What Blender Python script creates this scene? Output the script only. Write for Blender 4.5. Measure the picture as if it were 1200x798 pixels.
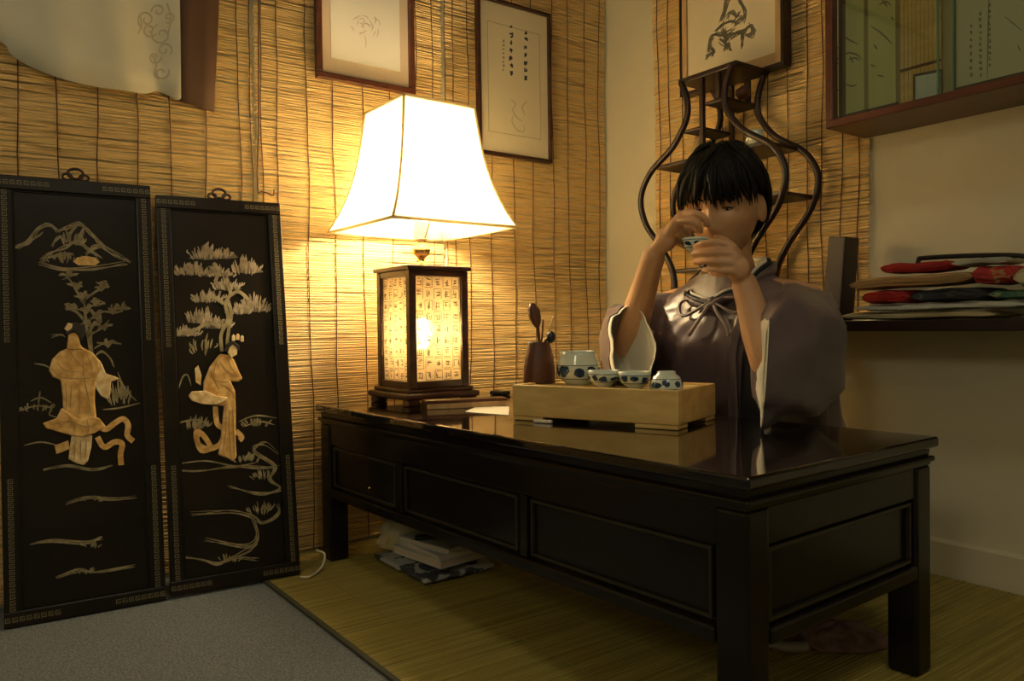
import bpy, bmesh, math, random
from mathutils import Vector as V, Matrix, Euler, noise as mnoise

for o in list(bpy.data.objects): bpy.data.objects.remove(o)
SC = bpy.context.scene
COL = SC.collection
PI = math.pi
R = math.radians

# ------------------------------------------------------------------ camera, world, exposure
CAMZ = 0.58
F_PX = 912.13
_h, _p, _r = R(53.895), R(-1.0056), R(-0.7218)
fw = V((-math.sin(_h)*math.cos(_p), math.cos(_h)*math.cos(_p), math.sin(_p)))
_rt = V((math.cos(_h), math.sin(_h), 0)); _up = _rt.cross(fw)
RT = _rt*math.cos(_r)+_up*math.sin(_r); UP = -_rt*math.sin(_r)+_up*math.cos(_r)
CAM = V((0, 0, CAMZ))
cam_d = bpy.data.cameras.new('camera'); cam = bpy.data.objects.new('camera', cam_d); COL.objects.link(cam)
cam_d.sensor_fit = 'HORIZONTAL'; cam_d.sensor_width = 36.0; cam_d.lens = F_PX/1200*36.0; cam_d.clip_start = 0.02
m3 = Matrix((RT, UP, -fw)).transposed()
cam.matrix_world = Matrix.Translation(CAM) @ m3.to_4x4()
SC.camera = cam
SC.view_settings.view_transform = 'Standard'; SC.view_settings.look = 'None'
SC.view_settings.gamma = 1.0; SC.view_settings.use_curve_mapping = False
SC.view_settings.exposure = 0.27
W = bpy.data.worlds.new('room_ambience'); SC.world = W; W.use_nodes = True
W.node_tree.nodes['Background'].inputs[0].default_value = (1.0, 0.86, 0.62, 1)
W.node_tree.nodes['Background'].inputs[1].default_value = 0.05
BULB_UP, BULB_LOW, CEIL_FILL_E, PEND_FILL_E = 320.0, 80.0, 12.0, 11.0

# ------------------------------------------------------------------ pixel helpers (directions from the photograph's camera)
def ray(px, py): return RT*((px-600)/F_PX) - UP*((py-399)/F_PX) + fw
def pz(px, py, z): d = ray(px, py); return CAM + d*((z-CAMZ)/d.z)
def pyy(px, py, y): d = ray(px, py); return CAM + d*(y/d.y)
def pxx(px, py, x): d = ray(px, py); return CAM + d*(x/d.x)
def pplane(px, py, p0, n): d = ray(px, py); return CAM + d*((p0-CAM).dot(n)/d.dot(n))

WX, WY = -1.9604, 1.8328          # wall planes
TT = 0.3915                       # table top height
rnd = random.Random(7)

# ------------------------------------------------------------------ materials
def nt(name):
    m = bpy.data.materials.new(name); m.use_nodes = True
    return m, m.node_tree, m.node_tree.nodes, m.node_tree.links
def c4(c): return (c[0], c[1], c[2], 1)
MATS = {}
def mat(name, col, rough=0.5, col2=None, scale=(8, 8, 8), detail=3.0, bump=0.0, bscale=None, metal=0.0, coat=0.0, spec=0.5,
        sheen=0.0, lo=0.35, hi=0.65, subsurf=0.0, trans=0.0):
    m, t, n, l = nt(name); b = n['Principled BSDF']
    b.inputs['Roughness'].default_value = rough; b.inputs['Metallic'].default_value = metal
    b.inputs['Coat Weight'].default_value = coat; b.inputs['Specular IOR Level'].default_value = spec
    b.inputs['Coat Roughness'].default_value = 0.08
    if sheen: b.inputs['Sheen Weight'].default_value = sheen
    b.inputs['Base Color'].default_value = c4(col)
    if subsurf:
        b.inputs['Subsurface Weight'].default_value = subsurf; b.inputs['Subsurface Radius'].default_value = (0.01, 0.004, 0.002)
        b.inputs['Subsurface Scale'].default_value = 1.0
    if col2 or bump:
        tc = n.new('ShaderNodeTexCoord'); mp = n.new('ShaderNodeMapping'); mp.inputs['Scale'].default_value = scale
        l.new(tc.outputs['Object'], mp.inputs[0])
        nz = n.new('ShaderNodeTexNoise'); nz.inputs['Scale'].default_value = 1.0; nz.inputs['Detail'].default_value = detail
        l.new(mp.outputs[0], nz.inputs['Vector'])
    if col2:
        rp = n.new('ShaderNodeValToRGB'); rp.color_ramp.elements[0].color = c4(col); rp.color_ramp.elements[1].color = c4(col2)
        rp.color_ramp.elements[0].position = lo; rp.color_ramp.elements[1].position = hi
        l.new(nz.outputs['Fac'], rp.inputs[0]); l.new(rp.outputs[0], b.inputs['Base Color'])
    if bump:
        src = nz
        if bscale:
            mp2 = n.new('ShaderNodeMapping'); mp2.inputs['Scale'].default_value = bscale; l.new(tc.outputs['Object'], mp2.inputs[0])
            src = n.new('ShaderNodeTexNoise'); src.inputs['Scale'].default_value = 1.0; src.inputs['Detail'].default_value = 2.0
            l.new(mp2.outputs[0], src.inputs['Vector'])
        bp = n.new('ShaderNodeBump'); bp.inputs['Strength'].default_value = bump; bp.inputs['Distance'].default_value = 0.004
        l.new(src.outputs['Fac'], bp.inputs['Height']); l.new(bp.outputs[0], b.inputs['Normal'])
    if trans:
        tr = n.new('ShaderNodeBsdfTranslucent'); tr.inputs[0].default_value = c4(col)
        mx = n.new('ShaderNodeMixShader'); mx.inputs[0].default_value = trans
        l.new(b.outputs[0], mx.inputs[1]); l.new(tr.outputs[0], mx.inputs[2]); l.new(mx.outputs[0], n['Material Output'].inputs[0])
    MATS[name] = m; return m
def emit(name, col, s):
    m, t, n, l = nt(name); n.remove(n['Principled BSDF']); e = n.new('ShaderNodeEmission')
    e.inputs[0].default_value = c4(col); e.inputs[1].default_value = s; l.new(e.outputs[0], n['Material Output'].inputs[0])
    MATS[name] = m; return m
def glassm(name, col=(0.9, 1, 0.92), refl=0.08):
    m, t, n, l = nt(name); n.remove(n['Principled BSDF'])
    tr = n.new('ShaderNodeBsdfTransparent'); tr.inputs[0].default_value = c4(col)
    gl = n.new('ShaderNodeBsdfGlossy'); gl.inputs['Roughness'].default_value = 0.02; gl.inputs[0].default_value = (1, 1, 1, 1)
    fr = n.new('ShaderNodeFresnel'); fr.inputs[0].default_value = 1.5
    mx = n.new('ShaderNodeMixShader'); l.new(fr.outputs[0], mx.inputs[0]); l.new(tr.outputs[0], mx.inputs[1]); l.new(gl.outputs[0], mx.inputs[2])
    l.new(mx.outputs[0], n['Material Output'].inputs[0]); MATS[name] = m; return m

mat('plaster', (0.70, 0.65, 0.46), 0.85, (0.66, 0.60, 0.42), (3, 3, 3), bump=0.05, bscale=(60, 60, 60))
mat('ceiling_paint', (0.6, 0.55, 0.45), 0.9)
mat('carpet', (0.085, 0.098, 0.110), 0.95, (0.20, 0.222, 0.235), (260, 260, 260), 4, bump=0.6)
mat('skirting', (0.66, 0.60, 0.42), 0.5)
mat('reed', (0.82, 0.56, 0.22), 0.6, (0.34, 0.17, 0.045), (8, 8, 150), 4, lo=0.50, hi=0.74, trans=0.0)
mat('reed_cord', (0.10, 0.035, 0.015), 0.8)
mat('mat_straw', (0.40, 0.31, 0.07), 0.6, (0.24, 0.19, 0.035), (140, 2.0, 5), 3)
mat('mat_edge', (0.05, 0.05, 0.025), 0.8)
mat('mat_thread', (0.33, 0.27, 0.08), 0.8)
mat('lacquer', (0.0055, 0.0042, 0.0035), 0.22, (0.010, 0.006, 0.0045), (4, 4, 20), coat=0.0, spec=0.4)
mat('lacquer_bead_lit', (0.022, 0.018, 0.010), 0.3)  # lighter than the lacquer: edge highlights put into the bead colour
mat('lacquer_top', (0.008, 0.005, 0.004), 0.05, coat=0.6)
mat('panel_lacquer', (0.006, 0.0045, 0.0035), 0.3, (0.012, 0.007, 0.0035), (3, 3, 9), spec=0.35)
mat('pearl', (0.88, 0.58, 0.22), 0.28, (0.58, 0.30, 0.07), (60, 60, 60), 4, bump=0.25, spec=0.7)
mat('pearl_light', (0.92, 0.74, 0.42), 0.25, (0.66, 0.42, 0.16), (70, 70, 70), 3, bump=0.2, spec=0.7)
mat('inlay_grey', (0.46, 0.38, 0.22), 0.4, (0.24, 0.20, 0.10), (50, 50, 50), 4)
mat('inlay_pink', (0.62, 0.50, 0.36), 0.4, (0.34, 0.27, 0.17), (70, 70, 70), 4)
mat('pad_tone', (0.24, 0.19, 0.13), 0.4, (0.10, 0.08, 0.05), (80, 80, 80), 3)
mat('fret', (0.20, 0.17, 0.095), 0.4)
mat('inlay_hair', (0.03, 0.02, 0.012), 0.4)
mat('rosewood', (0.060, 0.018, 0.010), 0.28, (0.025, 0.009, 0.006), (10, 10, 60), coat=0.3)
mat('darkwood', (0.028, 0.010, 0.007), 0.42, (0.015, 0.006, 0.005), (20, 20, 6))
mat('redwood', (0.115, 0.032, 0.014), 0.35, (0.07, 0.02, 0.010), (4, 30, 30))
mat('brass', (0.75, 0.52, 0.20), 0.2, metal=1.0)
mat('shade_cloth', (0.95, 0.90, 0.74), 0.8, trans=0.6)
mat('shade_trim', (0.80, 0.70, 0.45), 0.7, trans=0.4)
mat('lamp_paper', (0.88, 0.80, 0.60), 0.8, (0.80, 0.70, 0.50), (30, 30, 30), trans=0.35)
m_ = MATS['lamp_paper']; n_ = m_.node_tree.nodes; l_ = m_.node_tree.links
tr_ = n_.new('ShaderNodeBsdfRefraction'); tr_.inputs[0].default_value = (1, 0.9, 0.7, 1); tr_.inputs['Roughness'].default_value = 0.45; tr_.inputs['IOR'].default_value = 1.15; mx_ = n_.new('ShaderNodeMixShader'); mx_.inputs[0].default_value = 0.5
src_ = n_['Material Output'].inputs[0].links[0].from_socket; l_.new(src_, mx_.inputs[1]); l_.new(tr_.outputs[0], mx_.inputs[2]); l_.new(mx_.outputs[0], n_['Material Output'].inputs[0])
mat('print_ink', (0.16, 0.14, 0.10), 0.8)
emit('bulb_glow', (1.0, 0.77, 0.44), BULB_UP)
emit('bulb_glow_low', (1.0, 0.72, 0.38), BULB_LOW)
emit('ceiling_fill_glow', (1.0, 0.93, 0.70), CEIL_FILL_E); emit('pendant_fill_glow', (1.0, 0.90, 0.68), PEND_FILL_E)  # glow of the two added, unseen fill lamps
mat('bamboo', (0.74, 0.52, 0.19), 0.4, (0.62, 0.40, 0.125), (6, 30, 50), coat=0.15)
mat('clay', (0.115, 0.042, 0.020), 0.5, (0.08, 0.028, 0.014), (30, 30, 30))
mat('toolwood', (0.11, 0.04, 0.018), 0.45)
mat('black', (0.012, 0.011, 0.011), 0.4)
mat('paleplastic', (0.80, 0.70, 0.60), 0.5)
mat('porcelain', (0.66, 0.72, 0.62), 0.12, coat=0.5)
mat('cobalt', (0.02, 0.075, 0.16), 0.2, (0.01, 0.03, 0.06), (90, 90, 90))
mat('paper', (0.80, 0.74, 0.60), 0.7)
mat('paper_cream', (0.72, 0.63, 0.42), 0.7)
mat('mount_silk', (0.60, 0.46, 0.30), 0.7)
mat('mount_line', (0.45, 0.36, 0.2), 0.7)
mat('sketch', (0.55, 0.42, 0.33), 0.8)
mat('ink', (0.05, 0.045, 0.04), 0.8)
mat('ink_soft', (0.20, 0.18, 0.13), 0.8)
mat('palewood', (0.55, 0.37, 0.18), 0.5, (0.45, 0.29, 0.13), (40, 40, 8))
mat('scroll', (0.62, 0.60, 0.26), 0.7, (0.55, 0.52, 0.20), (5, 5, 5))
mat('scroll_pale', (0.62, 0.58, 0.38), 0.7)
mat('case_back', (0.34, 0.26, 0.10), 0.7, (0.27, 0.20, 0.07), (60, 60, 3))
mat('bluewhite', (0.52, 0.60, 0.56), 0.4)
glassm('case_glass', (0.97, 1, 0.96)); mat('glass_edge', (0.10, 0.22, 0.15), 0.2)
mat('garment_pale', (0.74, 0.70, 0.53), 0.75, (0.67, 0.62, 0.45), (5, 5, 5), sheen=0.2)
mat('garment_brown', (0.10, 0.048, 0.022), 0.8)
mat('embroidery', (0.52, 0.45, 0.30), 0.6)
mat('skin', (0.60, 0.345, 0.18), 0.5, (0.56, 0.30, 0.15), (14, 14, 14), subsurf=0.08)
mat('eye_white', (0.34, 0.27, 0.20), 0.25); mat('iris', (0.02, 0.012, 0.008), 0.15)
mat('lips', (0.42, 0.19, 0.13), 0.5)
mat('hair', (0.005, 0.004, 0.0036), 0.6, (0.008, 0.0065, 0.005), (60, 60, 10), spec=0.2)
mat('silk', (0.140, 0.098, 0.104), 0.34, (0.105, 0.074, 0.076), (6, 6, 6), sheen=0.12, bump=0.25, bscale=(22, 22, 10), spec=0.6)
mat('silk_dark', (0.018, 0.018, 0.024), 0.45)
mat('lining', (0.84, 0.81, 0.70), 0.7, (0.76, 0.72, 0.60), (9, 9, 9), bump=0.2, bscale=(25, 25, 25))
mat('silk_cord', (0.30, 0.22, 0.20), 0.5)
mat('cloth_red', (0.48, 0.025, 0.018), 0.75, (0.36, 0.018, 0.015), (12, 12, 12))
mat('cloth_tan', (0.46, 0.29, 0.12), 0.8, (0.38, 0.23, 0.09), (14, 14, 14))
mat('cloth_navy', (0.030, 0.030, 0.038), 0.8, (0.10, 0.10, 0.075), (45, 45, 45), lo=0.58, hi=0.72)
mat('cloth_white', (0.54, 0.54, 0.46), 0.8, (0.46, 0.45, 0.36), (12, 12, 12))
mat('cloth_green', (0.05, 0.13, 0.075), 0.8, (0.32, 0.33, 0.2), (50, 50, 50), lo=0.5, hi=0.6)
mat('cloth_redflower', (0.40, 0.03, 0.025), 0.8, (0.36, 0.30, 0.10), (40, 40, 40), lo=0.55, hi=0.66)
mat('cloth_cream', (0.50, 0.42, 0.24), 0.8, (0.42, 0.34, 0.18), (10, 10, 10))
mat('plastic_bag', (0.52, 0.55, 0.45), 0.35, (0.62, 0.50, 0.25), (9, 9, 9), trans=0.2)
mat('book_white', (0.62, 0.62, 0.56), 0.6); mat('book_pages', (0.62, 0.52, 0.40), 0.8)
mat('print_cloth', (0.46, 0.47, 0.44), 0.7, (0.06, 0.065, 0.075), (26, 26, 26), 2, lo=0.50, hi=0.54)
mat('white_cord', (0.70, 0.64, 0.48), 0.6)
mat('zabuton', (0.06, 0.03, 0.03), 0.85)
mat('pink_cloth', (0.32, 0.20, 0.19), 0.7, (0.15, 0.09, 0.09), (40, 40, 40))
mat('grey_cloth', (0.30, 0.28, 0.25), 0.6)

# ------------------------------------------------------------------ mesh builder
class MB:
    def __init__(s): s.v = []; s.f = []
    def add(s, vs, fs):
        k = len(s.v); s.v += [V(p) for p in vs]; s.f += [tuple(i+k for i in f) for f in fs]; return s
    def obox(s, c, ax, ay, az):          # half axes
        c, ax, ay, az = V(c), V(ax), V(ay), V(az)
        vs = [c+ax*i+ay*j+az*k for k in (-1, 1) for j in (-1, 1) for i in (-1, 1)]
        return s.add(vs, [(0, 2, 3, 1), (4, 5, 7, 6), (0, 1, 5, 4), (2, 6, 7, 3), (0, 4, 6, 2), (1, 3, 7, 5)])
    def box(s, x0, x1, y0, y1, z0, z1):
        return s.obox(((x0+x1)/2, (y0+y1)/2, (z0+z1)/2), (abs(x1-x0)/2, 0, 0), (0, abs(y1-y0)/2, 0), (0, 0, abs(z1-z0)/2))
    def prism(s, pts, vec):
        pts = [V(p) for p in pts]; vec = V(vec); n = len(pts)
        nrm = V((0, 0, 0))
        for i in range(n): nrm += pts[i].cross(pts[(i+1) % n])
        if nrm.dot(vec) < 0: pts.reverse()
        vs = pts+[p+vec for p in pts]
        fs = [tuple(range(n-1, -1, -1)), tuple(range(n, 2*n))]+[(i, (i+1) % n, n+(i+1) % n, n+i) for i in range(n)]
        return s.add(vs, fs)
    def tube(s, pts, rad, seg=8, caps=True, flat=None):
        pts = [V(p) for p in pts]; n = len(pts)
        if not isinstance(rad, (list, tuple)): rad = [rad]*n
        vs = []; fs = []; ref = None
        for i in range(n):
            d = (pts[min(i+1, n-1)]-pts[max(i-1, 0)])
            d = d.normalized() if d.length > 1e-9 else V((0, 0, 1))
            if ref is None:
                ref = V((0, 0, 1)) if abs(d.z) < 0.9 else V((1, 0, 0))
                if flat is not None: ref = V(flat[0])
            a = (ref-d*ref.dot(d)).normalized(); b = d.cross(a); ref = a
            for j in range(seg):
                t = 2*PI*j/seg; k = flat[1] if flat is not None else 1.0
                vs.append(pts[i]+(a*math.cos(t)*k+b*math.sin(t))*rad[i])
        for i in range(n-1):
            for j in range(seg):
                fs.append((i*seg+j, i*seg+(j+1) % seg, (i+1)*seg+(j+1) % seg, (i+1)*seg+j))
        if caps: fs += [tuple(range(seg-1, -1, -1)), tuple(range((n-1)*seg, n*seg))]
        return s.add(vs, fs)
    def lathe(s, prof, c, seg=24, M=None):
        c = V(c); vs = []; fs = []; n = len(prof)
        for r, z in prof:
            for j in range(seg):
                t = 2*PI*j/seg; p = V((max(r, 1e-5)*math.cos(t), max(r, 1e-5)*math.sin(t), z))
                vs.append(c+(M @ p if M else p))
        for i in range(n-1):
            for j in range(seg): fs.append((i*seg+j, i*seg+(j+1) % seg, (i+1)*seg+(j+1) % seg, (i+1)*seg+j))
        return s.add(vs, fs)
    def rings(s, rs, capa=True, capb=True, closed=True):
        m = len(rs[0]); vs = [p for r in rs for p in r]; fs = []
        for i in range(len(rs)-1):
            for j in range(m if closed else m-1):
                fs.append((i*m+j, i*m+(j+1) % m, (i+1)*m+(j+1) % m, (i+1)*m+j))
        if closed and capa: fs.append(tuple(range(m-1, -1, -1)))
        if closed and capb: fs.append(tuple(range((len(rs)-1)*m, len(rs)*m)))
        return s.add(vs, fs)
    def ell(s, c, rx, ry, rz, M=None, u=20, w=12):
        pr = []
        vs = []; fs = []; c = V(c)
        for i in range(w+1):
            ph = PI*i/w-PI/2
            for j in range(u):
                t = 2*PI*j/u; p = V((rx*max(math.cos(ph), 1e-3)*math.cos(t), ry*max(math.cos(ph), 1e-3)*math.sin(t), rz*math.sin(ph)))
                vs.append(c+(M @ p if M else p))
        for i in range(w):
            for j in range(u): fs.append((i*u+j, i*u+(j+1) % u, (i+1)*u+(j+1) % u, (i+1)*u+j))
        fs += [tuple(range(u-1, -1, -1)), tuple(range(w*u, (w+1)*u))]
        return s.add(vs, fs)
    def build(s, name, m, parent=None, smooth=False, bevel=0.0, solid=0.0, sub=0, seg=2):
        org = V((0, 0, 0)); p = parent
        while p is not None: org += p.location; p = p.parent
        if parent is None and s.v:
            xs = [q.x for q in s.v]; ys = [q.y for q in s.v]; zs = [q.z for q in s.v]
            loc = V(((min(xs)+max(xs))/2, (min(ys)+max(ys))/2, min(zs))); org = loc
        else: loc = V((0, 0, 0))
        me = bpy.data.meshes.new(name); me.from_pydata([tuple(q-org) for q in s.v], [], s.f)
        me.validate()
        bm = bmesh.new(); bm.from_mesh(me); bmesh.ops.recalc_face_normals(bm, faces=bm.faces); bm.to_mesh(me); bm.free()
        me.materials.append(MATS[m])
        if smooth: me.polygons.foreach_set('use_smooth', [True]*len(me.polygons))
        o = bpy.data.objects.new(name, me); COL.objects.link(o); o.location = loc
        if parent is not None: o.parent = parent
        if solid:
            q = o.modifiers.new('solid', 'SOLIDIFY'); q.thickness = solid; q.offset = 0
        if sub:
            q = o.modifiers.new('sub', 'SUBSURF'); q.levels = sub; q.render_levels = sub
        if bevel:
            q = o.modifiers.new('bevel', 'BEVEL'); q.width = bevel; q.segments = seg; q.limit_method = 'ANGLE'; q.angle_limit = R(40)
        return o
def empty(name, loc, label=None, cat=None, group=None):
    o = bpy.data.objects.new(name, None); COL.objects.link(o); o.location = loc; o.empty_display_size = 0.05
    if label: tag(o, label, cat, group)
    return o
def tag(o, label, cat, group=None):
    o['label'] = label; o['category'] = cat
    if group: o['group'] = group
    return o
def struct(o): o['kind'] = 'structure'; return o
def stuff(o): o['kind'] = 'stuff'; return o
def smoothpath(pts, n=6):
    pts = [V(p) for p in pts]; out = []
    for i in range(len(pts)-1):
        p0 = pts[max(i-1, 0)]; p1 = pts[i]; p2 = pts[i+1]; p3 = pts[min(i+2, len(pts)-1)]
        for k in range(n):
            t = k/n; out.append(0.5*((2*p1)+(p2-p0)*t+(2*p0-5*p1+4*p2-p3)*t*t+(3*p1-p0-3*p2+p3)*t**3))
    out.append(pts[-1]); return out
def lerp(a, b, t): return a+(b-a)*t
def interp(xs, ys, x):
    if x <= xs[0]: return ys[0]
    for i in range(len(xs)-1):
        if x <= xs[i+1]:
            t = (x-xs[i])/(xs[i+1]-xs[i]); t2 = t*t*(3-2*t); return ys[i]+(ys[i+1]-ys[i])*t2
    return ys[-1]

# ================================================================== SETTING
XR, YF, CEILZ = 2.4, -2.2, 2.55
struct(MB().box(WX-0.1, XR+0.1, YF-0.1, WY+0.1, -0.08, 0.0).build('floor', 'carpet'))
struct(MB().box(WX-0.1, WX, YF-0.1, WY+0.1, 0, CEILZ).build('wall_left', 'plaster'))
struct(MB().box(WX, XR+0.1, WY, WY+0.1, 0, CEILZ).build('wall_back', 'plaster'))
struct(MB().box(XR, XR+0.1, YF, WY, 0, CEILZ).build('wall_right', 'plaster'))
struct(MB().box(WX, XR+0.1, YF-0.1, YF, 0, CEILZ).build('wall_front', 'plaster'))
struct(MB().box(WX-0.1, XR+0.1, YF-0.1, WY+0.1, CEILZ, CEILZ+0.1).build('ceiling', 'ceiling_paint'))
zb = pyy(1106, 633, WY-0.012).z
bb = MB().prism([(WX, WY-0.014, 0), (WX, WY-0.014, zb-0.006), (WX, WY-0.008, zb), (WX, WY, zb), (WX, WY, 0)], (XR-WX, 0, 0))
struct(bb.build('baseboard_back', 'skirting'))

# out-of-view ceiling lamp, added to bring up the room brightness
cl = empty('added_ceiling_lamp', (0.45, 0.25, CEILZ), 'round opal ceiling lamp added out of view to brighten the room', 'lamp')
MB().lathe([(0, 0), (0.24, 0), (0.24, -0.03), (0.0, -0.03)], (0.45, 0.25, CEILZ), 32).build('lamp_plate', 'skirting', cl)
MB().lathe([(0.215, -0.031), (0.20, -0.06), (0.13, -0.085), (0.0, -0.095)], (0.45, 0.25, CEILZ), 32).build('diffuser', 'ceiling_fill_glow', cl, smooth=True)

# made-up paper globe pendant behind the camera, added as low frontal fill
PG = V((0.25, -1.35, 1.62))
pg = empty('added_pendant_fill', PG+V((0, 0, -0.2)), 'round paper globe added behind the camera as a fill light', 'lamp')
MB().ell(PG, 0.20, 0.20, 0.19, None, 32, 20).build('fill_globe', 'pendant_fill_glow', pg, smooth=True)
MB().tube([PG+V((0, 0, 0.191)), V((PG.x, PG.y, CEILZ-0.02))], 0.003, 8).build('flex', 'mat_edge', pg)
MB().lathe([(0, 0), (0.05, 0), (0.045, -0.02), (0, -0.02)], (PG.x, PG.y, CEILZ), 24).build('ceiling_rose', 'skirting', pg)
# ------------------------------------------------------------------ bamboo blinds
def blind(label, axis, a0, a1, z0, z1, base, seed, cords, sag=0.0):
    r = random.Random(seed)
    def P(a, d, z): return V((WX+d, a, z)) if axis == 'y' else V((a, WY-d, z))
    root = empty('bamboo_blind', P((a0+a1)/2, base, z0), label, 'blind', None)
    mb = MB(); z = z0; nseg = max(6, int((a1-a0)/0.07))
    ph = [r.uniform(0, 9) for _ in range(4)]
    while z < z1:
        h = r.uniform(0.0042, 0.0066)
        off = r.uniform(-0.0012, 0.0012); tilt = r.uniform(-0.0022, 0.0022); w1 = r.uniform(0, 6.3); am = r.uniform(0.0004, 0.0015)
        e0 = r.uniform(-0.003, 0.003); e1 = r.uniform(-0.003, 0.003)
        vs = []; fs = []
        for i in range(nseg+1):
            t = i/nseg; a = a0+e0+(a1+e1-a0-e0)*t
            wave = 0.003*math.sin(a*7+z*3+ph[0])+0.0025*math.sin(z*11+ph[1]+a*2)
            zz = z+tilt*(t-0.5)*2+am*math.sin(a*13+w1)+am*0.7*math.sin(a*37+w1*2)
            d = base+off+wave
            hh = h*(0.92+0.16*math.sin(a*21+w1*3))
            vs += [P(a, d, zz), P(a, d+0.0011, zz+hh*0.5), P(a, d, zz+hh*0.94)]
        for i in range(nseg):
            k = i*3
            fs += [(k, k+3, k+4, k+1), (k+1, k+4, k+5, k+2)]
        mb.add(vs, fs); z += h*1.0
    o = mb.build('reed_slats', 'reed', root); stuff(o)
    MB().tube([P(a0, base+0.001, z1), P(a1, base+0.001, z1)], 0.008, 8).build('head_rail', 'reed', root)
    for a in cords:
        pts = []
        n = 24
        for i in range(n+1):
            z = z0+(z1-z0)*i/n
            wave = 0.003*math.sin(a*7+z*3+ph[0])+0.0025*math.sin(z*11+ph[1]+a*2)
            pts.append(P(a+0.0025*math.sin(z*9+a*31)+0.0015*math.sin(z*23+a*7), base+wave+0.0035, z))
        MB().tube(pts, 0.0013, 5).build('cord', 'reed_cord', root)
    return root
yA = pxx(297, 150, WX+0.02).y; yB = pxx(516, 100, WX+0.02).y; yC = pxx(712, 200, WX+0.02).y
cy = lambda *xs: [pxx(x, 120, WX+0.025).y for x in xs]
blind('woven bamboo reed blind behind the pale hanging garment and lacquer plaques', 'y', -0.85, yA, 0.012, 2.3, 0.012, 1,
      [-0.78, -0.66, -0.55, -0.44, -0.33, -0.21, -0.1, 0.02]+cy(20, 67, 115, 160, 200, 241, 281, 295))
blind('woven bamboo reed blind behind the glowing table lamp', 'y', yA+0.007, yB, 0.012, 2.3, 0.020, 2, cy(307, 325, 360, 391, 425, 458, 487, 507))
blind('woven bamboo reed blind beside the room corner, behind the calligraphy frame', 'y', yB+0.02, yC-0.004, 0.012, 2.3, 0.012, 3, cy(524, 533, 550, 576, 603, 626, 650, 668, 688, 704))
xA = pyy(766, 200, WY-0.02).x; xB = pyy(1016, 250, WY-0.02).x
blind('woven bamboo reed blind behind the gourd-shaped display stand', 'x', xA, xB, 0.600, 2.3, 0.012, 4,
      [pyy(x, 200, WY-0.02).x for x in (772, 784, 800, 822, 846, 872, 898, 922, 945, 962, 985, 1004)])
# red pull cord ends tied beside the blind joint
p0 = pxx(303, 150, WX+0.034); pc = [pxx(x, y, WX+0.034) for x, y in ((303, 0), (303, 120), (302, 218), (306, 224), (313, 226), (320, 229), (321, 222))]
o = MB().tube(smoothpath(pc, 4), 0.0016, 6).build('pull_cord', 'reed_cord')
tag(o, 'thin reddish pull cord hanging down the joint between two bamboo blinds', 'cord')

# ------------------------------------------------------------------ bamboo floor mat
M0, M1 = V((WX+0.012, pz(400, 754, 0).y, 0)), V((1.15, WY-0.02, 0))
root = empty('floor_mat', (-0.4, 1.2, 0), 'yellow green woven bamboo mat with dark edging under the low table', 'mat')
mb = MB(); x = M0.x; r = random.Random(5)
while x < M1.x-0.006:
    w = r.uniform(0.006, 0.0095); h = 0.0048+r.uniform(-0.0004, 0.0004); e = r.uniform(-0.0015, 0.0015)
    y0, y1 = M0.y+0.010, M1.y+e
    mb.add([(x+0.0004, y0, 0.0025), (x+w*0.3, y0, h), (x+w*0.7, y0, h), (x+w-0.0004, y0, 0.0025),
            (x+0.0004, y1, 0.0025), (x+w*0.3, y1, h), (x+w*0.7, y1, h), (x+w-0.0004, y1, 0.0025)], [(0, 4, 5, 1), (1, 5, 6, 2), (2, 6, 7, 3)])
    x += w
stuff(mb.build('bamboo_strips', 'mat_straw', root))
MB().box(M0.x, M1.x, M0.y+0.008, M1.y, 0.0004, 0.0030).build('backing', 'mat_straw', root)
MB().box(M0.x, M1.x, M0.y, M0.y+0.011, 0.0005, 0.0060).build('edge_binding', 'mat_edge', root, bevel=0.0015)
for k in range(8):
    yy = M0.y+0.12+k*0.15
    MB().box(M0.x, M1.x, yy-0.0008, yy+0.0008, 0.0047, 0.0055).build('stitching', 'mat_thread', root)
FZ = 0.0055

# ================================================================== LOW TABLE
tA, tB = pz(370, 475, TT), pz(877, 560, TT)
TR = R(2.0); ex = V((math.cos(TR), math.sin(TR), 0)); ey = V((-math.sin(TR), math.cos(TR), 0))
TL, TW = 1.270, 0.522
T0 = tB - ex*TL; T0.z = 0                      # front left corner of the top, on the floor
def tp(u, w, z): return T0+ex*u+ey*w+V((0, 0, z))
def tbox(mb, u0, u1, w0, w1, z0, z1): return mb.obox(tp((u0+u1)/2, (w0+w1)/2, (z0+z1)/2), ex*((u1-u0)/2), ey*((w1-w0)/2), V((0, 0, (z1-z0)/2)))
table = empty('low_table', tp(TL/2, TW/2, FZ), 'low black lacquered table with panelled apron and square legs', 'table')
def frust(mb, i0, z0, i1, z1):
    a = [tp(i0, i0, z0), tp(TL-i0, i0, z0), tp(TL-i0, TW-i0, z0), tp(i0, TW-i0, z0)]
    b = [tp(i1, i1, z1), tp(TL-i1, i1, z1), tp(TL-i1, TW-i1, z1), tp(i1, TW-i1, z1)]
    return mb.rings([a, b])
mb = MB(); tbox(mb, 0, TL, 0, TW, TT-0.017, TT)
top = mb.build('tabletop', 'lacquer_top', table, bevel=0.004, seg=3)
mb = MB(); frust(mb, 0.012, TT-0.031, 0.010, TT-0.0172); mb.build('moulding', 'lacquer', top)
mb = MB(); tbox(mb, 0.004, TL-0.004, 0.004, TW-0.004, TT-0.040, TT-0.0312); mb.build('moulding', 'lacquer', top, bevel=0.003)
mb = MB(); frust(mb, 0.011, TT-0.046, 0.009, TT-0.0402); mb.build('moulding', 'lacquer', top)
IN = 0.009; LEG = 0.050; ZB = 0.166; ZT = TT-0.046
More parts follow.
